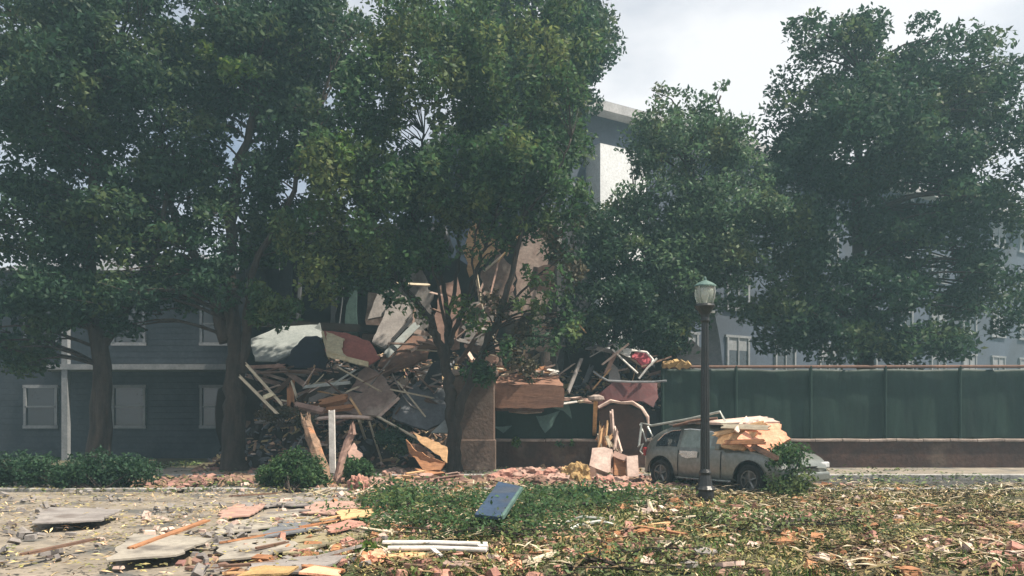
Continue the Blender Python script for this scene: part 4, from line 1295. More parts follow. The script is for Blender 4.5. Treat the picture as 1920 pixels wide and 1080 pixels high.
# ---------------------------------------------------------------- the car
def make_car():
    rear = Vector((3.35, 18.1, 0))
    d = Vector((0.574, -0.819, 0))
    n = Vector((0.819, 0.574, 0))    # away from the visible side
    WB = 2.45
    org = rear - d * 0.62 + n * 0.0
    car = thing('parked_car', 'grey green hatchback standing skewed at the kerb with rubble on its bonnet', 'car', rear)

    def T(x, y, z):       # x along the car from the rear bumper, y across from the visible side (0..1.7)
        return org + d * x + n * y + Vector((0, 0, z))
    WD = 1.68
    # stations: x, bottom, belt, top, half widths
    st = [(0.0, .42, .62, .80, .70), (0.06, .30, .80, .98, .78), (0.25, .24, .90, 1.22, .82), (0.55, .22, .93, 1.36, .84), (0.95, .22, .93, 1.43, .84), (1.4, .22, .92, 1.46, .84),
          (1.9, .22, .91, 1.43, .84), (2.3, .22, .90, 1.33, .84), (2.65, .22, .89, 1.12, .84), (2.95, .22, .88, .95, .835), (3.3, .22, .84, .90, .82), (3.6, .24, .76, .82, .79), (3.8, .28, .62, .70, .72), (3.86, .40, .52, .56, .64)]
    def ring(s):
        x, zb, zl, zt, hw = s
        cab = max(0.0, min(1.0, (zt - zl - .08) / .35))
        tw = hw * (0.96 - 0.20 * cab)
        pts = [(-hw * .86, zb), (-hw * .97, zb + .1), (-hw, (zb + zl) / 2), (-hw * .985, zl - .04), (-hw * .955, zl), (-(hw * .955 * .5 + tw * .5), (zl + zt) / 2), (-tw, zt - .05 * cab - .015), (-tw * .86, zt), (-tw * .4, zt + .015)]
        pts = pts + [(-a, b) for a, b in reversed(pts)]
        return [(x, y + .84, z) for y, z in pts]
    rings = [ring(s) for s in st]
    k = len(rings[0])
    mb = MB()
    vs = [T(*p) for r_ in rings for p in r_]
    fs = []
    for i in range(len(rings) - 1):
        for j in range(k):
            a, b = i * k + j, i * k + (j + 1) % k
            fs.append((a, b, b + k, a + k))
    fs.append(tuple(range(k)))
    fs.append(tuple(reversed(range((len(rings) - 1) * k, len(rings) * k))))
    mb.add(vs, fs)
    body = mb.build('body', M['carpaint'], car, smooth=True)
    sb = body.modifiers.new('s', 'SUBSURF')
    sb.levels = sb.render_levels = 2
    # cut the wheel arches
    cutters = []
    for wx in (.62, .62 + WB):
        for yy in (0, WD):
            cm = MB()
            cm.tube([T(wx, yy - .32, .33), T(wx, yy + .32, .33)], .385, 24)
            co = cm.build('cut', M['tyre'])
            md = body.modifiers.new('b', 'BOOLEAN')
            md.object = co
            md.operation = 'DIFFERENCE'
            cutters.append(co)
    bpy.context.view_layer.update()
    dg = bpy.context.evaluated_depsgraph_get()
    nm = bpy.data.meshes.new_from_object(body.evaluated_get(dg))
    body.modifiers.clear()
    body.data = nm
    for c_ in cutters:
        bpy.data.objects.remove(c_)
    # side windows as panes lying on the cabin side
    def side_pt(x, f, off=.012, side=-1):
        for i in range(len(st) - 1):
            if st[i][0] <= x <= st[i + 1][0]:
                t = (x - st[i][0]) / (st[i + 1][0] - st[i][0])
                s = [a + (b - a) * t for a, b in zip(st[i], st[i + 1])]
                break
        _, zb, zl, zt, hw = s
        cab = max(0.0, min(1.0, (zt - zl - .08) / .35))
        tw = hw * (0.96 - 0.20 * cab)
        y0, z0 = -hw * .955, zl
        y1, z1 = -tw, zt - .05 * cab - .015
        f2 = .04 + f * .84
        y = y0 + (y1 - y0) * f2 - off
        z = z0 + (z1 - z0) * f2
        return T(x, .84 + y if side < 0 else .84 - y, z)
    def window(xs, tops, name='side_window', bots=None, gm='carglass'):
        for side in (-1, 1):
            mb = MB()
            lo = [side_pt(x, (bots[i] if bots else 0.0), .008, side) for i, x in enumerate(xs)]
            hi = [side_pt(x, t, .008, side) for x, t in zip(xs, tops)]
            n_ = len(xs)
            fs = [(i, i + 1, n_ + i + 1, n_ + i) for i in range(n_ - 1)]
            mb.add(lo + hi, fs)
            o = mb.build(name, M[gm], car)
            md = o.modifiers.new('t', 'SOLIDIFY')
            md.thickness = .012
            fr = MB()
            fr.tube(hi, .013, 5)
            fr.build('window_trim', M['chrome'], o)
    window([1.2, 1.4, 1.7, 2.0, 2.3, 2.55], [1, 1, 1, 1, .97, .75])
    window([.45, .6, .85, 1.1], [.45, .85, 1, 1], 'rear_side_window', gm='glassd')
    def strip(a, b, f0, f1, name, m):
        pass
    # windscreen
    mb = MB()
    mb.add([T(2.18, .84 - .56, 1.40), T(2.18, .84 + .56, 1.40), T(2.93, .84 + .72, .985), T(2.93, .84 - .72, .985)], [(0, 1, 2, 3)])
    o = mb.build('windscreen', M['carglass'], car)
    md = o.modifiers.new('t', 'SOLIDIFY')
    md.thickness = .02
    # door lines, sill strip, handle, mirror
    for x in (1.15, 2.35):
        mb = MB()
        mb.tube([T(x, -.004 + .84 - .84, .32), T(x, .84 - .845, .56), T(x + .01, .84 - .83, .88)], .008, 4)
        mb.build('door_gap', M['tyre'], car)
    mb = MB()
    mb.tube([T(1.08, .012, .27), T(2.62, .012, .27)], .022, 6)
    mb.build('sill_strip', M['chrome'], car)
    mb = MB()
    mb.box(T(1.32, -.02, .80), (.2, .03, .035), Matrix((d, n, Vector((0, 0, 1)))).transposed())
    mb.build('door_handle', M['chrome'], car)
    rot = Matrix((d, n, Vector((0, 0, 1)))).transposed()
    panel('door_sky_glint', None, None, [T(1.22, -.012, .86), T(1.75, -.018, .86), T(1.73, -.018, .73), T(1.45, -.018, .70), T(1.27, -.012, .74)], .012, M['chrome'], .004, .1, 0, None, 5, car)  # bright patch standing in for sky reflected on the door shoulder
    mb = MB()
    mb.box(T(2.42, -.1, .98), (.12, .2, .13), rot)
    bevel(mb.build('wing_mirror', M['carpaint'], car), .03, 2)
    for y in (.1, 1.42):
        mb = MB()
        mb.box(T(.05, y + .08, .80), (.1, .26, .2), rot)
        bevel(mb.build('tail_light', M['taillight'], car), .03, 2)
        mb = MB()
        mb.box(T(3.74, y + .08, .62), (.16, .28, .13), rot)
        bevel(mb.build('headlight', M['headl'], car), .03, 2)
    mb = MB()
    for q in range(4):
        mb.box(T(3.845, .84, .50 + q * .035), (.05, .74 - .05 * q, .014), rot)
    mb.build('grille', M['tyre'], car)
    mb = MB()
    mb.box(T(3.865, .84, .36), (.03, .44, .11), rot)
    mb.build('number_plate', M['cream'], car)
    for wx in (.62, .62 + WB):
        mb = MB()
        mb.tube([T(wx + .39 * math.cos(t), .0 if wx < 1 else .005, .33 + .39 * math.sin(t)) for t in [math.pi * q / 14 for q in range(15)]], .014, 5)
        mb.build('wheel_arch', M['tyre'], car)
    for x0, nm in ((-.02, 'rear_bumper'), (3.78, 'front_bumper')):
        mb = MB()
        mb.box(T(x0 + .05, .84, .40), (.14, 1.40, .20), rot)
        bevel(mb.build(nm, M['carpaint'], car), .05, 3)
    for wx in (.62, .62 + WB):
        for yy, s in ((.11, -1), (WD - .11, 1)):
            wh = bpy.data.objects.new('wheel', None)
            c_ = T(wx, yy, .325)
            wh.location = c_ - car.location
            wh.parent = car
            col.objects.link(wh)
            def wt(p):
                return c_ + d * p[0] + n * p[1] * 1 + Vector((0, 0, p[2]))
            prof = [(.20, -.10), (.30, -.105), (.325, -.07), (.325, .07), (.30, .105), (.20, .10)]
            sg = 28
            vs, fs = [], []
            for r_, yv in prof:
                for q in range(sg):
                    t = 2 * math.pi * q / sg
                    vs.append(wt((r_ * math.cos(t), yv, r_ * math.sin(t))))
            for i in range(len(prof)):
                for q in range(sg):
                    a, b = i * sg + q, i * sg + (q + 1) % sg
                    a2, b2 = ((i + 1) % len(prof)) * sg + q, ((i + 1) % len(prof)) * sg + (q + 1) % sg
                    fs.append((a, b, b2, a2))
            mb = MB()
            mb.add(vs, fs)
            mb.build('tyre', M['tyre'], wh, smooth=True)
            mb = MB()
            rp2 = [(.205, s * .06), (.205, s * .10), (.185, s * .10), (.18, s * .03), (.05, s * .03), (.04, s * .09), (.001, s * .09)]
            vs, fs = [], []
            for r_, yv in rp2:
                for q in range(sg):
                    t = 2 * math.pi * q / sg
                    vs.append(wt((r_ * math.cos(t), yv, r_ * math.sin(t))))
            for i in range(len(rp2) - 1):
                for q in range(sg):
                    a, b = i * sg + q, i * sg + (q + 1) % sg
                    fs.append((a, b, b + sg, a + sg))
            mb.add(vs, fs)
            for q in range(5):
                t = 2 * math.pi * q / 5 + .3
                mb.tube([wt((.03 * math.cos(t), s * .085, .03 * math.sin(t))), wt((.195 * math.cos(t), s * .095, .195 * math.sin(t)))], [.03, .022], 5)
            mb.build('rim', M['rim'], wh)
    return T


CT = make_car()
# things lying on and over the car
panel('roof_board', 'pale peach board lying on the roof and windscreen of the car', 'board', [CT(1.5, .2, 1.50), CT(2.4, .0, 1.42), CT(3.3, .7, 1.50), CT(2.2, 1.5, 1.58)], 0.05, M['pinkw'], 0.03, .15, .03, None, 121)
panel('roof_board', 'thin tan lath like board along the car roof edge', 'board', [CT(.55, .35, 1.40), CT(1.2, .12, 1.47), CT(1.9, .12, 1.48), CT(1.9, .3, 1.50), CT(.9, .5, 1.47)], 0.03, M['grey'], 0.02, .15, .0, None, 122)
panel('foam_sheet', 'torn orange yellow foam sheet hanging over the car bonnet', 'foam sheet', [CT(2.35, -.14, .98), CT(3.0, -.1, .93), CT(3.1, .05, 1.05), CT(3.2, .1, 1.30), CT(2.5, .1, 1.34), CT(2.32, 0, 1.2)], 0.06, M['timber'], 0.035, .1, .02, None, 123)
panel('foam_sheet', 'salmon torn foam sheet piled on the car bonnet', 'foam sheet', [CT(2.9, -.12, 1.00), CT(3.6, -.05, .95), CT(3.7, .5, 1.1), CT(3.3, .6, 1.45), CT(2.9, .1, 1.42)], 0.08, M['salmon'], 0.04, .1, .02, None, 124)
blob('foam_lump', 'rounded peach foam lump on the windscreen of the car', 'foam', CT(2.9, .5, 1.25), (.35, .3, .2), M['pinkw'], 3.3)
for k, (a, b, mk, lb) in enumerate((((2.3, -.2, 1.22), (3.3, .3, 1.5), 'timber', 'tan board end jutting up from the foam on the bonnet'), ((2.6, -.25, 1.08), (3.6, -.1, 1.12), 'timber_o', 'orange brown board along the lower edge of the bonnet foam'),
        ((2.9, -.2, 1.3), (2.6, .6, 1.6), 'pinkw', 'pinkish board crossing over the bonnet foam'), ((3.2, -.1, 1.05), (4.0, -.3, .8), 'timber_d', 'dark board sliding off the bonnet toward the nose'),
        ((2.4, -.1, 1.42), (3.5, .2, 1.38), 'timber_p', 'pale lath lying along the top of the bonnet foam'))):
    plank('bonnet_board', lb, 'board', CT(*a), CT(*b), .11, .03, M[mk], roll=R(60), group='boards on the car bonnet', seed=800 + k)
mb = MB()
pts = [P(1198, 838, 18.0), P(1203, 793, 18.1), P(1222, 798, 18), P(1290, 786, 17.4), P(1350, 772, 17.0), P(1363, 796, 16.9)]
mb.tube(pts, .028, 7)
mb.tube([P(1200, 795, 18.2), P(1212, 828, 18.0), P(1224, 818, 17.9), P(1214, 800, 18)], .022, 6)
mb.tube([P(1196, 838, 18.0), P(1206, 832, 17.9), P(1200, 846, 17.9), P(1205, 852, 17.9)], .02, 6)
tagp(mb.build('metal_scaffold', M['metal']), 'bent pale metal frame arching over the car from its rear end', 'metal frame')
mb = MB()
mb.tube([P(1262, 799, 17.8), P(1300, 790, 17.5), P(1345, 784, 17.2)], [.03, .05, .03], 6)
tagp(mb.build('roof_stick', M['brown']), 'dark broken stick lying above the car roof under the frame', 'stick')

# ---------------------------------------------------------------- trees
T1 = tree('central street tree forking low into several stems, wide dark green crown', 'tree', tuple(G(853, 893)),
          [([P(853, 895, 21.6), P(850, 830, 21.6), P(846, 760, 21.6), P(838, 700, 21.6), P(828, 650, 21.6), P(800, 590, 21.5), P(760, 540, 21.3), P(712, 470, 21.0), P(680, 380, 20.8)], .24, .03),
           ([P(838, 700, 21.6), P(838, 640, 21.7), P(838, 560, 21.9), P(812, 480, 22.1), P(800, 380, 22.2), P(790, 250, 22.3)], .10, .03),
           ([P(850, 800, 21.6), P(868, 745, 21.5), P(900, 670, 21.3), P(935, 590, 21.1), P(960, 510, 21.0), P(978, 420, 21.0), P(985, 300, 21.1)], .16, .04),
           ([P(842, 650, 21.7), P(868, 580, 21.7), P(900, 490, 21.6), P(925, 420, 21.5), P(950, 340, 21.5)], .08, .03),
           ([P(832, 665, 21.6), P(812, 610, 21.4), P(780, 560, 21.0), P(735, 525, 20.7)], .07, .02),
           ([P(838, 640, 21.7), P(850, 560, 21.9), P(862, 470, 22.2), P(870, 330, 22.4), P(868, 180, 22.4)], .07, .03),
           ([P(836, 620, 21.5), P(818, 540, 21.3), P(806, 470, 21.2), P(770, 400, 21.2)], .05, .02),
           ([P(862, 600, 21.4), P(890, 540, 21.1), P(885, 470, 21.0), P(905, 400, 21.0)], .045, .02),
           ([P(935, 590, 21.0), P(985, 540, 20.8), P(1030, 500, 20.8), P(1075, 470, 20.8)], .04, .015),
           ([P(700, 440, 20.9), P(640, 380, 20.6), P(590, 350, 20.4)], .05, .02),
           ([P(980, 410, 21.0), P(1040, 330, 20.9), P(1070, 260, 20.9)], .05, .02)],
          [lobe(640, 330, 20.8, 85, 60, 1.6, 30), lobe(590, 430, 20.9, 75, 65, 1.3, 28, .45), lobe(700, 470, 20.8, 80, 55, 1.3, 30, .45), lobe(600, 520, 20.7, 60, 40, 1.0, 14, .36),
           lobe(740, 330, 21.2, 90, 90, 2.0, 44), lobe(850, 330, 21.4, 110, 85, 2.2, 52), lobe(960, 310, 21.3, 95, 80, 2.0, 42),
           lobe(700, 170, 21.2, 70, 100, 1.6, 32), lobe(820, 150, 21.6, 110, 120, 2.2, 46), lobe(960, 150, 21.6, 90, 120, 2.0, 38), lobe(1050, 200, 21.8, 50, 110, 1.6, 20),
           lobe(770, 460, 21.2, 75, 60, 1.3, 24, .42), lobe(1040, 370, 21, 60, 70, 1.2, 20, .42), lobe(820, 20, 21.8, 160, 60, 2.0, 30), lobe(1060, 60, 22, 60, 70, 1.4, 16),
           lobe(710, 520, 21, 60, 35, .8, 12, .28), lobe(950, 410, 21.2, 70, 45, 1, 20, .34), lobe(860, 400, 21.6, 60, 40, .8, 10, .3),
           lobe(900, 480, 21.0, 50, 40, .7, 6, .18), lobe(1060, 500, 20.9, 50, 55, .7, 11, .26), lobe(880, 600, 20.8, 40, 40, .5, 5, .17), lobe(760, 580, 20.6, 60, 30, .6, 7, .2), lobe(980, 560, 20.6, 50, 60, .6, 10, .22), lobe(930, 660, 20.6, 50, 30, .5, 7, .2), lobe(1060, 600, 20.8, 60, 60, .7, 12, .25)],
          M['bark'], M['leaf'], leaf=.165, per=150, shape=(.9, .9, 1.1),
          extra=[(P(975, 640, 20.8), (1.0, .6, 1.2), 800, 'leaf_dead', 'withered_leaves', 'brown withered leaves on the right stem'),
                 (P(1060, 480, 21.2), (.7, .5, 1.2), 500, 'leaf_dead', 'withered_leaves', 'sparse withered leaves right of the stems'),
                 (P(885, 570, 21.0), (.5, .4, .5), 260, 'leaf_lime', 'lime_leaves', 'lime green leaves between the stems'),
                 (P(615, 285, 20.0), (.6, .4, .55), 520, 'leaf_lime', 'lime_leaves', 'leaf spray coloured lime as if sunlit'),  # lime clump paints sunlight into the leaf colour
                 (P(890, 700, 21.2), (.6, .4, .3), 400, 'leaf', 'low_leaves', 'green leaves low on the fork')])

tree('tall hazy tree behind the central tree, crown reaching the open sky', 'tree', (1.0, 29.5, 0),
     [([(1.0, 29.5, 0), (1.1, 29.5, 4), (.6, 29.4, 8), (.7, 29.4, 13), (.8, 29.4, 17)], .4, .08), ([(.8, 29.4, 7), (2.2, 29, 11), (2.8, 29, 15)], .16, .04), ([(.8, 29.4, 7), (-1.5, 29, 11), (-2.5, 29, 15)], .16, .04)],
     [lobe(1020, 130, 28.5, 110, 95, 2.4, 62, .65), lobe(1090, 60, 28.6, 62, 80, 1.8, 34, .6), lobe(900, 60, 28.8, 130, 90, 2.4, 56, .7), lobe(1000, -60, 29, 150, 80, 2.4, 44, .75),
      lobe(1045, 250, 28.5, 50, 60, 1.6, 16, .5), lobe(1110, 110, 28.5, 30, 60, 1.0, 12, .42)],
     M['bark2'], M['leaf_far'], leaf=.2, per=120, group='tall trees behind')

tree('big dark tree at the left with thick trunk beside the wreck', 'tree', tuple(P(440, 890, 22.2).xy) + (0,),
     [([P(440, 893, 22.2), P(440, 780, 22.2), P(442, 680, 22.2), P(436, 590, 22.2), P(430, 480, 22.3), P(440, 350, 22.5), P(480, 200, 22.6)], .36, .1),
      ([P(455, 700, 22.2), P(466, 600, 22.0), P(480, 500, 22.0), P(540, 380, 22.2), P(580, 250, 22.5)], .16, .05),
      ([P(425, 640, 22.2), P(385, 520, 22.2), P(320, 380, 22.4), P(300, 250, 22.4)], .2, .05)],
     [lobe(500, 130, 23.2, 110, 100, 2.2, 64, .6), lobe(600, 60, 23.6, 100, 90, 2.2, 52, .6), lobe(560, 240, 23.4, 75, 80, 2.0, 44, .55), lobe(440, 40, 23.0, 80, 70, 2, 36, .6),
      lobe(520, 350, 23.2, 50, 80, 1.6, 26, .5), lobe(420, 170, 22.6, 35, 50, 1.2, 12, .4), lobe(415, 420, 22.2, 35, 110, 1.2, 22, .42), lobe(500, 450, 23.2, 50, 40, 1.2, 16, .45), lobe(430, 530, 21.6, 40, 50, .8, 12, .34), lobe(330, 520, 22, 70, 60, 1.0, 26, .45), lobe(240, 560, 21.6, 60, 60, 1.0, 20, .45),
      lobe(330, 200, 22.6, 90, 150, 2.2, 60, .6), lobe(300, 400, 22.4, 90, 110, 2.0, 44, .55), lobe(380, 330, 22.3, 40, 90, 1.3, 18, .45)],
     M['bark2'], M['leaf_far'], leaf=.17, per=140, group='big trees on the left',
     extra=[(P(425, 130, 21.2), (.45, .4, .35), 500, 'leaf_lime', 'lime_leaves', 'lime green leaves at the photo edge'),
            (P(500, 578, 20.8), (.9, .5, .35), 1500, 'leaf', 'low_leaves', 'green leafy spray above the pale roof sheet')])

tree('broad pale green tree at the right rising above the lamp', 'tree', tuple(P(1290, 880, 26).xy) + (0,),
     [([P(1290, 880, 26) * 1, P(1285, 760, 26), P(1280, 640, 26), P(1290, 500, 26), P(1300, 350, 26), P(1270, 200, 26)], .3, .05),
      ([P(1285, 600, 26), P(1340, 450, 26), P(1360, 300, 26), P(1345, 180, 26)], .15, .03), ([P(1285, 620, 26), P(1220, 500, 26), P(1190, 400, 26)], .15, .04)],
     [lobe(1250, 205, 25.4, 48, 45, 1.1, 16, .33), lobe(1340, 215, 25.4, 52, 50, 1.1, 18, .33), lobe(1290, 290, 25.4, 100, 55, 1.8, 48, .45), lobe(1370, 290, 25.4, 40, 70, 1.5, 24, .45),
      lobe(1230, 400, 25.2, 90, 60, 1.8, 46, .45), lobe(1330, 420, 25, 80, 80, 1.8, 50, .48), lobe(1140, 420, 25, 50, 50, 1.3, 18, .4), lobe(1260, 520, 24.8, 75, 65, 1.6, 36, .45),
      lobe(1350, 540, 24.8, 50, 40, 1.2, 10, .4), lobe(1230, 610, 24.6, 60, 45, 1.2, 20, .4), lobe(1300, 470, 24.6, 90, 60, 1.2, 34, .42), lobe(1215, 310, 25.2, 30, 50, 1, 10, .34), lobe(1290, 580, 24.4, 60, 40, 1.0, 16, .34), lobe(1350, 480, 24.4, 60, 45, 1.0, 22, .4), lobe(1250, 640, 24.2, 50, 25, .7, 10, .28), lobe(1220, 250, 25.4, 60, 40, 1, 14, .36), lobe(1420, 420, 25, 50, 110, 1.5, 34, .45)],
     M['bark'], M['leaf_pale'], leaf=.16, per=140, group='trees behind the green fence')

tree('low dark dense tree between the pale tree and the central tree', 'tree', tuple(P(1160, 870, 25).xy) + (0,),
     [([P(1160, 870, 25), P(1160, 760, 25), P(1150, 660, 25), P(1160, 560, 25), P(1170, 470, 25)], .2, .05), ([P(1155, 690, 25), P(1100, 620, 24.6), P(1060, 600, 24.4)], .09, .03), ([P(1155, 680, 25), P(1210, 620, 24.6), P(1240, 560, 24.6)], .09, .03)],
     [lobe(1160, 470, 24.2, 70, 55, 1.4, 36, .45), lobe(1130, 560, 24.0, 75, 50, 1.3, 36, .42), lobe(1190, 560, 24.2, 60, 60, 1.4, 30, .42), lobe(1080, 620, 23.8, 60, 35, 1.0, 18, .36), lobe(1160, 620, 23.8, 70, 40, 1.0, 22, .38), lobe(1230, 630, 23.9, 50, 35, .8, 14, .34), lobe(1110, 450, 24, 50, 60, 1, 20, .4),
      lobe(1010, 640, 22.6, 30, 35, .6, 6, .28)],
     M['bark2'], M['leaf_far'], leaf=.15, per=150, group='trees behind the green fence')

# outside the photograph's own strip: the same street goes on
tree('dark tree near the left end of the pavement beyond the thick trunk', 'tree', (-11.4, 22, 0),
     [([(-11.4, 22, 0), (-11.3, 22, 3), (-11.6, 22, 6), (-11.4, 22, 10)], .35, .08), ([(-11.3, 22, 3.5), (-9.8, 22, 6), (-9.3, 22, 9)], .14, .04)],
     [lobe(120, 200, 22, 130, 140, 2.2, 80, .65), lobe(230, 60, 22.4, 130, 100, 2.2, 60, .65), lobe(60, 420, 22, 110, 110, 1.8, 50, .6), lobe(210, 400, 22.2, 90, 90, 1.6, 36, .55), lobe(40, 40, 22, 120, 90, 2, 44, .65), lobe(130, 560, 21.4, 90, 60, 1.1, 34, .5), lobe(30, 620, 21.4, 60, 80, 1, 26, .5)],
     M['bark2'], M['leaf_far'], leaf=.18, per=120, group='big trees on the left')
tree('dark full tree beyond the right end of the green fence', 'tree', (11.6, 26.5, 0),
     [([(11.6, 26.5, 0), (11.7, 26.5, 4), (11.4, 26.5, 8), (11.6, 26.5, 13)], .38, .08), ([(11.6, 26.5, 4), (9.8, 26.5, 7), (9.4, 26.4, 10)], .14, .04)],
     [lobe(1600, 260, 26, 150, 130, 2.4, 84, .7), lobe(1500, 400, 25.6, 90, 110, 1.8, 44, .6), lobe(1720, 380, 26, 120, 130, 2.2, 60, .65), lobe(1560, 110, 26.4, 110, 90, 2, 40, .6), lobe(1760, 160, 26.4, 130, 120, 2, 54, .65), lobe(1620, 540, 25.6, 120, 70, 1.8, 44, .55), lobe(1480, 590, 25.2, 80, 60, 1.2, 34, .5), lobe(1700, 640, 25.2, 120, 40, 1.2, 40, .5), lobe(1560, 640, 25, 90, 40, 1, 26, .5),
      lobe(1860, 300, 26, 90, 200, 2, 60, .65), lobe(1850, 540, 26, 80, 100, 1.6, 30, .6)],
     M['bark2'], M['leaf_far'], leaf=.19, per=120, group='trees behind the green fence')


def bush(label, base, lobes, m, per=240, leaf=.09, name='leafy_bush', group=None):
    root = thing(name, label, 'bush', base, group)
    st = MB()
    vs = []
    b = Vector(base)
    for (c, rr, nc, cr_) in lobes:
        for _ in range(nc):
            d = rng.normal(size=3)
            d /= np.linalg.norm(d)
            q = np.array(c) + d * np.array(rr) * rng.uniform(.3, 1)
            q[2] = max(q[2], .1)
            n = int(per * rng.uniform(.6, 1.2))
            dd = rng.normal(size=(n, 3))
            dd /= np.linalg.norm(dd, axis=1)[:, None]
            pts = q + dd * (rng.uniform(.1, 1, n) ** .6)[:, None] * cr_
            pts[:, 2] = np.maximum(pts[:, 2], .03)
            vs.append(leaf_verts(pts, leaf * rng.uniform(.6, 1.3, n), .35))
            st.tube([b + Vector((random.gauss(0, .08), random.gauss(0, .08), 0)), Vector(q)], [.02, .006], 5)
    st.build('stems', M['bark2'], root)
    np_mesh('foliage', np.concatenate(vs), None, 4, m, root, origin=base)
    return root


bush('dark green bush left of the thick leaning post', tuple(G(545, 928)), [lobe(548, 885, 17, 55, 30, .5, 22, .26), lobe(510, 895, 17, 38, 22, .4, 10, .24), lobe(580, 900, 17, 25, 22, .4, 8, .24)], M['leaf'])
bush('small dark bush right of the leaning posts', tuple(G(668, 918)), [lobe(668, 886, 18, 32, 22, .4, 12, .22)], M['leaf'])
bush('leaves hanging in the wreck over the slanting rails', tuple(P(530, 800, 21.5)), [lobe(520, 775, 21.5, 50, 12, .4, 10, .2), lobe(575, 790, 21.5, 30, 10, .4, 6, .18)], M['leaf_dead'], 120, .09, 'fallen_foliage')
bush('green leaves caught in the wreck under the mauve panel', tuple(P(740, 850, 22)), [lobe(740, 825, 21.9, 40, 25, .4, 10, .26)], M['leaf_far'], 160, .1, 'fallen_foliage')
bush('small bright plant growing on the low wall coping near the pillar', tuple(P(970, 838, 23.2)), [lobe(970, 829, 23.2, 12, 5, .1, 4, .12)], M['leaf_lime'], 30, .12, 'wall_plant')
bush('small green plant on the low wall coping left of the timber upright', tuple(P(1055, 838, 23.2)), [lobe(1055, 832, 23.2, 22, 3, .1, 5, .1)], M['leaf'], 30, .1, 'wall_plant')
bush('hedge at the far left of the path', tuple(G(200, 925)), [lobe(200, 890, 17.2, 120, 28, .5, 36, .32), lobe(40, 885, 17.2, 70, 30, .5, 20, .32)], M['leaf_far'])

# fallen branches lying on the lawn
def fallen(label, x0, y0, x1, y1, n, m, hgt=.28, spread=.42):
    leaf = .006 * F * EYE / ((y0 + y1) / 2 - HY)
    a, b = G(x0, y0, .08), G(x1, y1, .08)
    root = thing('fallen_branch', label, 'branch', ((a.x + b.x) / 2, (a.y + b.y) / 2, 0.03), 'fallen leafy branches on the lawn')
    mb = MB()
    mid = a.lerp(b, .5) + Vector((0, 0, hgt * .6))
    pp = bez([a, mid, b], 5)
    mb.tube(pp, [.035 - .003 * k for k in range(len(pp))], 6)
    org = Vector(root.location)
    vs = []
    for _ in range(14):
        p = pp[random.randrange(len(pp))]
        e = p + Vector((random.gauss(0, spread), random.gauss(0, spread), random.uniform(-.05, .15)))
        e.z = max(e.z, .06)
        mb.tube([p, e], [.014, .004], 4)
        k = n // 14
        q = np.array(e) + rng.normal(size=(k, 3)) * np.array([.2, .2, .08])
        q[:, 2] = np.abs(q[:, 2] - .04) + .05
        vs.append(leaf_verts(q, leaf * rng.uniform(.6, 1.4, k), .5))
        q = np.array(p) + rng.normal(size=(k // 2, 3)) * np.array([.2, .2, .08])
        q[:, 2] = np.abs(q[:, 2] - .04) + .05
        vs.append(leaf_verts(q, leaf * rng.uniform(.6, 1.4, k // 2), .5))
    mb.build('stem', M['bark'], root)
    np_mesh('foliage', np.concatenate(vs), None, 4, m, root, origin=tuple(org))


FBR = [
    (720, 960, 850, 950, 'left of the blue board'), (760, 985, 900, 990, 'just in front of the blue board'), (960, 945, 1090, 935, 'right of the blue board'),
    (930, 990, 1040, 975, 'between blue board and peaked rod'), (840, 1005, 990, 1010, 'behind the white pipes'), (1080, 935, 1180, 945, 'below the boxes'),
    (1040, 960, 1150, 955, 'behind the peaked rod'), (700, 945, 780, 930, 'right of the round pink ball'), (1290, 975, 1380, 1000, 'in front of the street lamp'),
    (1180, 1040, 1280, 1060, 'at the near right of the lawn'), (1060, 1070, 1180, 1075, 'at the bottom edge of the lawn'), (1420, 1000, 1560, 985, 'right of the street lamp')]
for i, (a, b, c_, d_, lb) in enumerate(FBR):
    fallen('leafy dark green branch lying on the lawn ' + lb, a, b, c_, d_, 900 if i < 8 else 420, M['leaf'] if i < 8 else M['litter_g'], hgt=.2)
bush('bright green grass tuft growing at the edge of path and lawn', tuple(G(693, 1052)), [lobe(693, 1036, 9, 22, 12, .1, 10, .09)], M['leaf_lime'], 90, .07, 'grass_tuft')
bush('bright green sprout right of the pink lump behind the tuft', tuple(G(740, 945)), [lobe(745, 935, 14.4, 22, 10, .2, 8, .12)], M['leaf_lime'], 60, .1, 'grass_tuft')

bush('torn leafy branch lying over the nose of the car', (CT(3.6, .3, 0).x, CT(3.6, .3, 0).y, .03), [((CT(3.75, .2, .8).x, CT(3.75, .2, .8).y, .85), (.45, .4, .3), 12, .24), ((CT(4.1, .1, .3).x, CT(4.1, .1, .3).y, .3), (.5, .4, .25), 10, .24)], M['leaf'], 120, .09, 'fallen_foliage')
# ---------------------------------------------------------------- ground litter (nobody could count it)
def litter(name, label, cat, n, xr, pyr, size, m, dens=None, hz=.05, aspect=.5, flat=.6, zb=.06, excl=None):
    xs = rng.uniform(xr[0], xr[1], n * 3)
    # uniform over ground area between two rows
    y0, y1 = F * EYE / (pyr[1] - HY), F * EYE / (pyr[0] - HY)
    ys = rng.uniform(y0, y1, n * 3)
    if dens is not None:
        v = np.array([noise.noise(Vector((x * dens[0], y * dens[0], dens[1]))) for x, y in zip(xs, ys)])
        keep = v > dens[2] + rng.normal(0, .12, n * 3)
        xs, ys = xs[keep], ys[keep]
    if excl is not None:
        kp = ~excl(xs, ys)
        xs, ys = xs[kp], ys[kp]
    xs, ys = xs[:n], ys[:n]
    zs = zb + np.abs(rng.normal(0, hz, len(xs)))
    p = np.stack([xs, ys, zs], 1)
    o = np_mesh(name, leaf_verts(p, size * rng.uniform(.5, 1.6, len(xs)), flat, aspect), None, 4, m)
    return tagp(o, label, cat, kind='stuff')


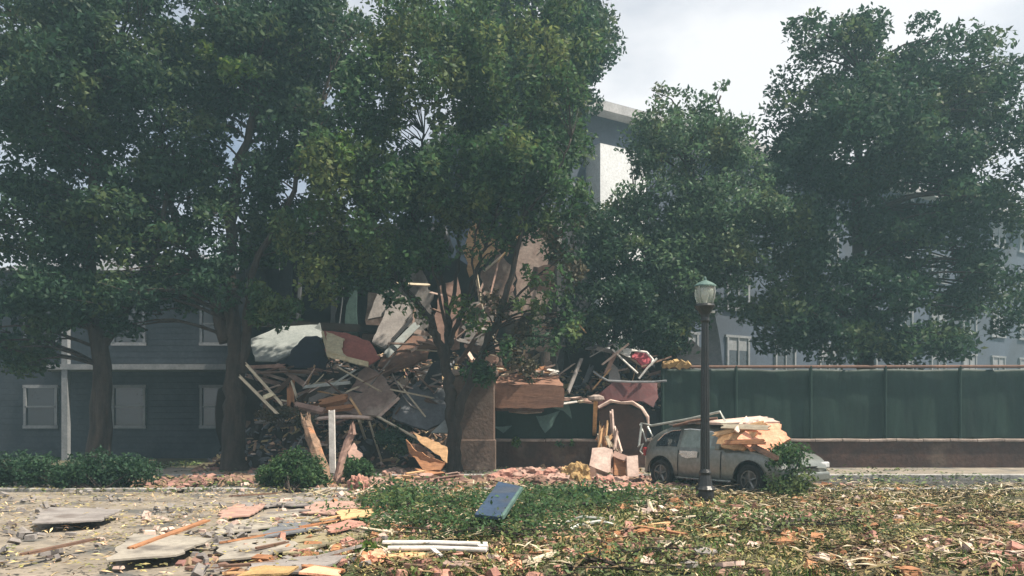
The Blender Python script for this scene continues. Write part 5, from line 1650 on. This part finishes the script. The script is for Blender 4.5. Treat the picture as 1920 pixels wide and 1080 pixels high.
nopath = lambda x, y: (x < -1.9) & (y < 16.5) & (rng.random(len(x)) < .9)
def gmask(x, y):
    px = 960 + x / y * F
    py = HY + EYE * F / y
    inside = np.exp(-((px - 880) / 230) ** 2 - ((py - 965) / 50) ** 2) + .55 * np.exp(-((px - 1340) / 90) ** 2 - ((py - 1000) / 45) ** 2) + .4 * np.exp(-((px - 930) / 400) ** 2 - ((py - 1075) / 30) ** 2)
    return ((x < -1.9) & (rng.random(len(x)) < .9)) | (rng.random(len(x)) > .12 + inside)


litter('green_leaf_litter', 'torn green leaves strewn over the whole lawn', 'leaves', 20000, (-4.5, 9), (922, 1095), .052, M['litter_g'], (1.1, 2, -.25), .05, .5, .45, excl=gmask)
litter('straw_litter', 'dry straw coloured leaves and shreds strewn over the lawn', 'leaves', 44000, (-3, 11), (918, 1095), .055, M['litter_y'], (.9, 5, -.08), .045, .3, .55, excl=lambda x, y: (x < -1.5) & (rng.random(len(x)) < .8))
n_ = 15000
gx, gy = rng.uniform(-2.2, 11, n_ * 2), rng.uniform(7.6, 16.4, n_ * 2)
vv = np.array([noise.noise(Vector((x * .9, y * .9, 44))) + .6 * noise.noise(Vector((x * 3, y * 3, 4))) for x, y in zip(gx, gy)])
kp = vv > .05
gx, gy = gx[kp][:n_], gy[kp][:n_]
hh = rng.uniform(.05, .16, len(gx))
an = rng.uniform(0, 6.28, len(gx))
b0 = np.stack([gx, gy, np.full(len(gx), .04)], 1)
wv = np.stack([np.cos(an), np.sin(an), np.zeros(len(gx))], 1) * .008
tip = b0 + np.stack([rng.normal(0, .05, len(gx)), rng.normal(0, .05, len(gx)), hh], 1)
tagp(np_mesh('grass', np.stack([b0 - wv, b0 + wv, tip], 1).reshape(-1, 3), None, 3, M['leaf_lime']), 'green grass blades growing through the litter of the lawn', 'grass', kind='stuff')
litter('bark_shreds', 'brown bark strips and shreds lying in streaks on the lawn', 'shreds', 9000, (-3, 11), (918, 1095), .20, M['shred'], (1.0, 25, .02), .05, .16, .75, excl=lambda x, y: (x < -1.5) & (rng.random(len(x)) < .8))
litter('pale_shreds', 'pale straw strips lying over the leaves on the lawn', 'shreds', 2600, (-2, 11), (918, 1095), .20, M['twig'], (1.0, 31, .1), .06, .12, .75, zb=.1)
litter('wood_splinters', 'pale wood splinters strewn over lawn and path', 'splinters', 5200, (-9, 9), (905, 1095), .10, M['chips'], (.9, 8, -.1), .045, .16, .7)
litter('path_litter', 'torn leaves strewn over the path and kerb', 'leaves', 5000, (-12, -1.5), (915, 1095), .06, M['litter_y'], (1.1, 3, .05), .02, .45, .8, zb=.12)
litter('street_litter', 'leaves and shreds strewn over the street and pavement', 'leaves', 9000, (-12, 12), (872, 930), .10, M['litter_g'], (.8, 9, 0), .04, .45, .6, zb=.08)


def crumbs(name, label, n, xr, pyr, size, m, dens, zb=.05):
    y0, y1 = F * EYE / (pyr[1] - HY), F * EYE / (pyr[0] - HY)
    mb = MB()
    c = 0
    while c < n:
        x, y = random.uniform(*xr), random.uniform(y0, y1)
        if noise.noise(Vector((x * dens[0], y * dens[0], dens[1]))) < dens[2] + random.gauss(0, .1):
            continue
        c += 1
        s = size * random.uniform(.4, 1.7)
        mb.box((x, y, zb + s * .15), (s, s * random.uniform(.4, .9), s * random.uniform(.2, .6)), Matrix.Rotation(random.uniform(0, 3), 3, (random.gauss(0, .3), random.gauss(0, .3), 1)), random.uniform(.6, 1))
    return tagp(mb.build(name, m, origin=(0, 0, 0)), label, 'rubble', kind='stuff')


crumbs('plaster_crumbs', 'pink and tan plaster crumbs strewn over the lawn', 1500, (-3.5, 8), (915, 1095), .09, M['rubble'], (.8, 12, .08))
crumbs('wood_chunks', 'orange brown wood chunks strewn over lawn and kerb', 300, (-3.2, 8), (915, 1095), .15, M['timber_o'], (.7, 52, .1))
crumbs('salmon_chunks', 'salmon plaster chunks strewn over the near lawn', 300, (-3.2, 8), (960, 1095), .13, M['ins'], (.7, 57, .12))
crumbs('path_rubble', 'grey rubble crumbs strewn over the path', 450, (-10, -1.5), (920, 1090), .08, M['grey'], (1, 15, .05), .08)
crumbs('street_rubble', 'brown rubble strewn over the street and pavement', 2600, (-9, 6), (880, 925), .16, M['rubble'], (.6, 17, -.1))
crumbs('pale_rubble', 'pale broken bits strewn over lawn and street', 350, (-6, 7), (885, 1090), .10, M['pinkw'], (.8, 19, .05), .08)

# fallen chunks one can tell apart on the lawn: individual copies
rc = random.Random(9)
CH = [(1320, 1040, 'grey', 'grey concrete piece in front of the lamp'), (1290, 1062, 'grey', 'larger grey concrete piece near the bottom right'), (1365, 1062, 'pinkw', 'pale piece at the bottom right corner of the lawn'),
      (1155, 1015, 'timber_o', 'orange brown wood chunk right of the flat salmon lump'), (1130, 1060, 'ins', 'salmon chunk near the bottom edge'), (1240, 985, 'timber', 'tan wood chunk left of the lamp foot'),
      (1200, 1000, 'timber_o', 'orange board chunk on the straw'), (870, 1060, 'mauve', 'mauve chunk below the white pipes'), (785, 1062, 'brown', 'brown chunk near the bottom edge left of centre'),
      (1040, 1012, 'timber', 'tan chunk behind the flat salmon lump'), (1255, 1020, 'timber_p', 'pale flat chunk on the straw'), (985, 1048, 'timber_d', 'dark chunk near the bottom centre'),
      (1340, 1005, 'timber', 'tan chunk right in front of the lamp foot'), (620, 1060, 'ins', 'pink chunk on the near path'), (760, 1045, 'timber', 'tan chunk left of the short white stick')]
for i, (x, y, mk, lb) in enumerate(CH):
    p = G(x, y, .1)
    k = 5
    r_ = rc.uniform(.12, .24)
    cs = [p + Vector((math.cos(t) * r_ * rc.uniform(.6, 1.2), math.sin(t) * r_ * .7 * rc.uniform(.6, 1.2), rc.uniform(-.02, .05))) for t in [2 * math.pi * j / k for j in range(k)]]
    panel('broken_chunk', lb, 'chunk', cs, .045, M[mk], .02, .07, 0, 'broken chunks on the lawn', 200 + i)
for i, (x0, y0, x1, y1, mk, lb) in enumerate(((1190, 985, 1290, 1003, 'timber_o', 'long orange brown plank on the straw in front of the lamp'), (1195, 1008, 1270, 1014, 'timber_d', 'brown plank just in front of the orange brown plank'),
        (1090, 1040, 1150, 1030, 'timber_o', 'short reddish plank beside the flat salmon lump'), (985, 1055, 1045, 1035, 'timber_p', 'pale lath at the bottom centre of the lawn'),
        (1255, 972, 1310, 968, 'timber_p', 'pale lath left of the lamp foot'), (1040, 925, 1100, 930, 'timber', 'tan lath behind the green branches'))):
    plank('lawn_plank', lb, 'plank', G(x0, y0, .16), G(x1, y1, .13), .09, .025, M[mk], group='planks on the lawn', seed=300 + i)

# ---------------------------------------------------------------- the smoky air
hz = MB()
hz.box((2, 28, 12.4), (88, 62, 27))
hz_o = hz.build('haze', M['white'], origin=(2, 28, -1.1))
hm = bpy.data.materials.new('smoky air')
hm.use_nodes = True
hn = hm.node_tree
hn.nodes.clear()
ho = hn.nodes.new('ShaderNodeOutputMaterial')
pv = hn.nodes.new('ShaderNodeVolumePrincipled')
pv.inputs['Color'].default_value = (0.55, 0.86, 1.0, 1)
pv.inputs['Density'].default_value = 0.0023
pv.inputs['Anisotropy'].default_value = 0.2
hn.links.new(pv.outputs['Volume'], ho.inputs['Volume'])
hz_o.data.materials.clear()
hz_o.data.materials.append(hm)
tagp(hz_o, kind='stuff', label='thin bluish smoke hanging over the whole street', cat='haze')
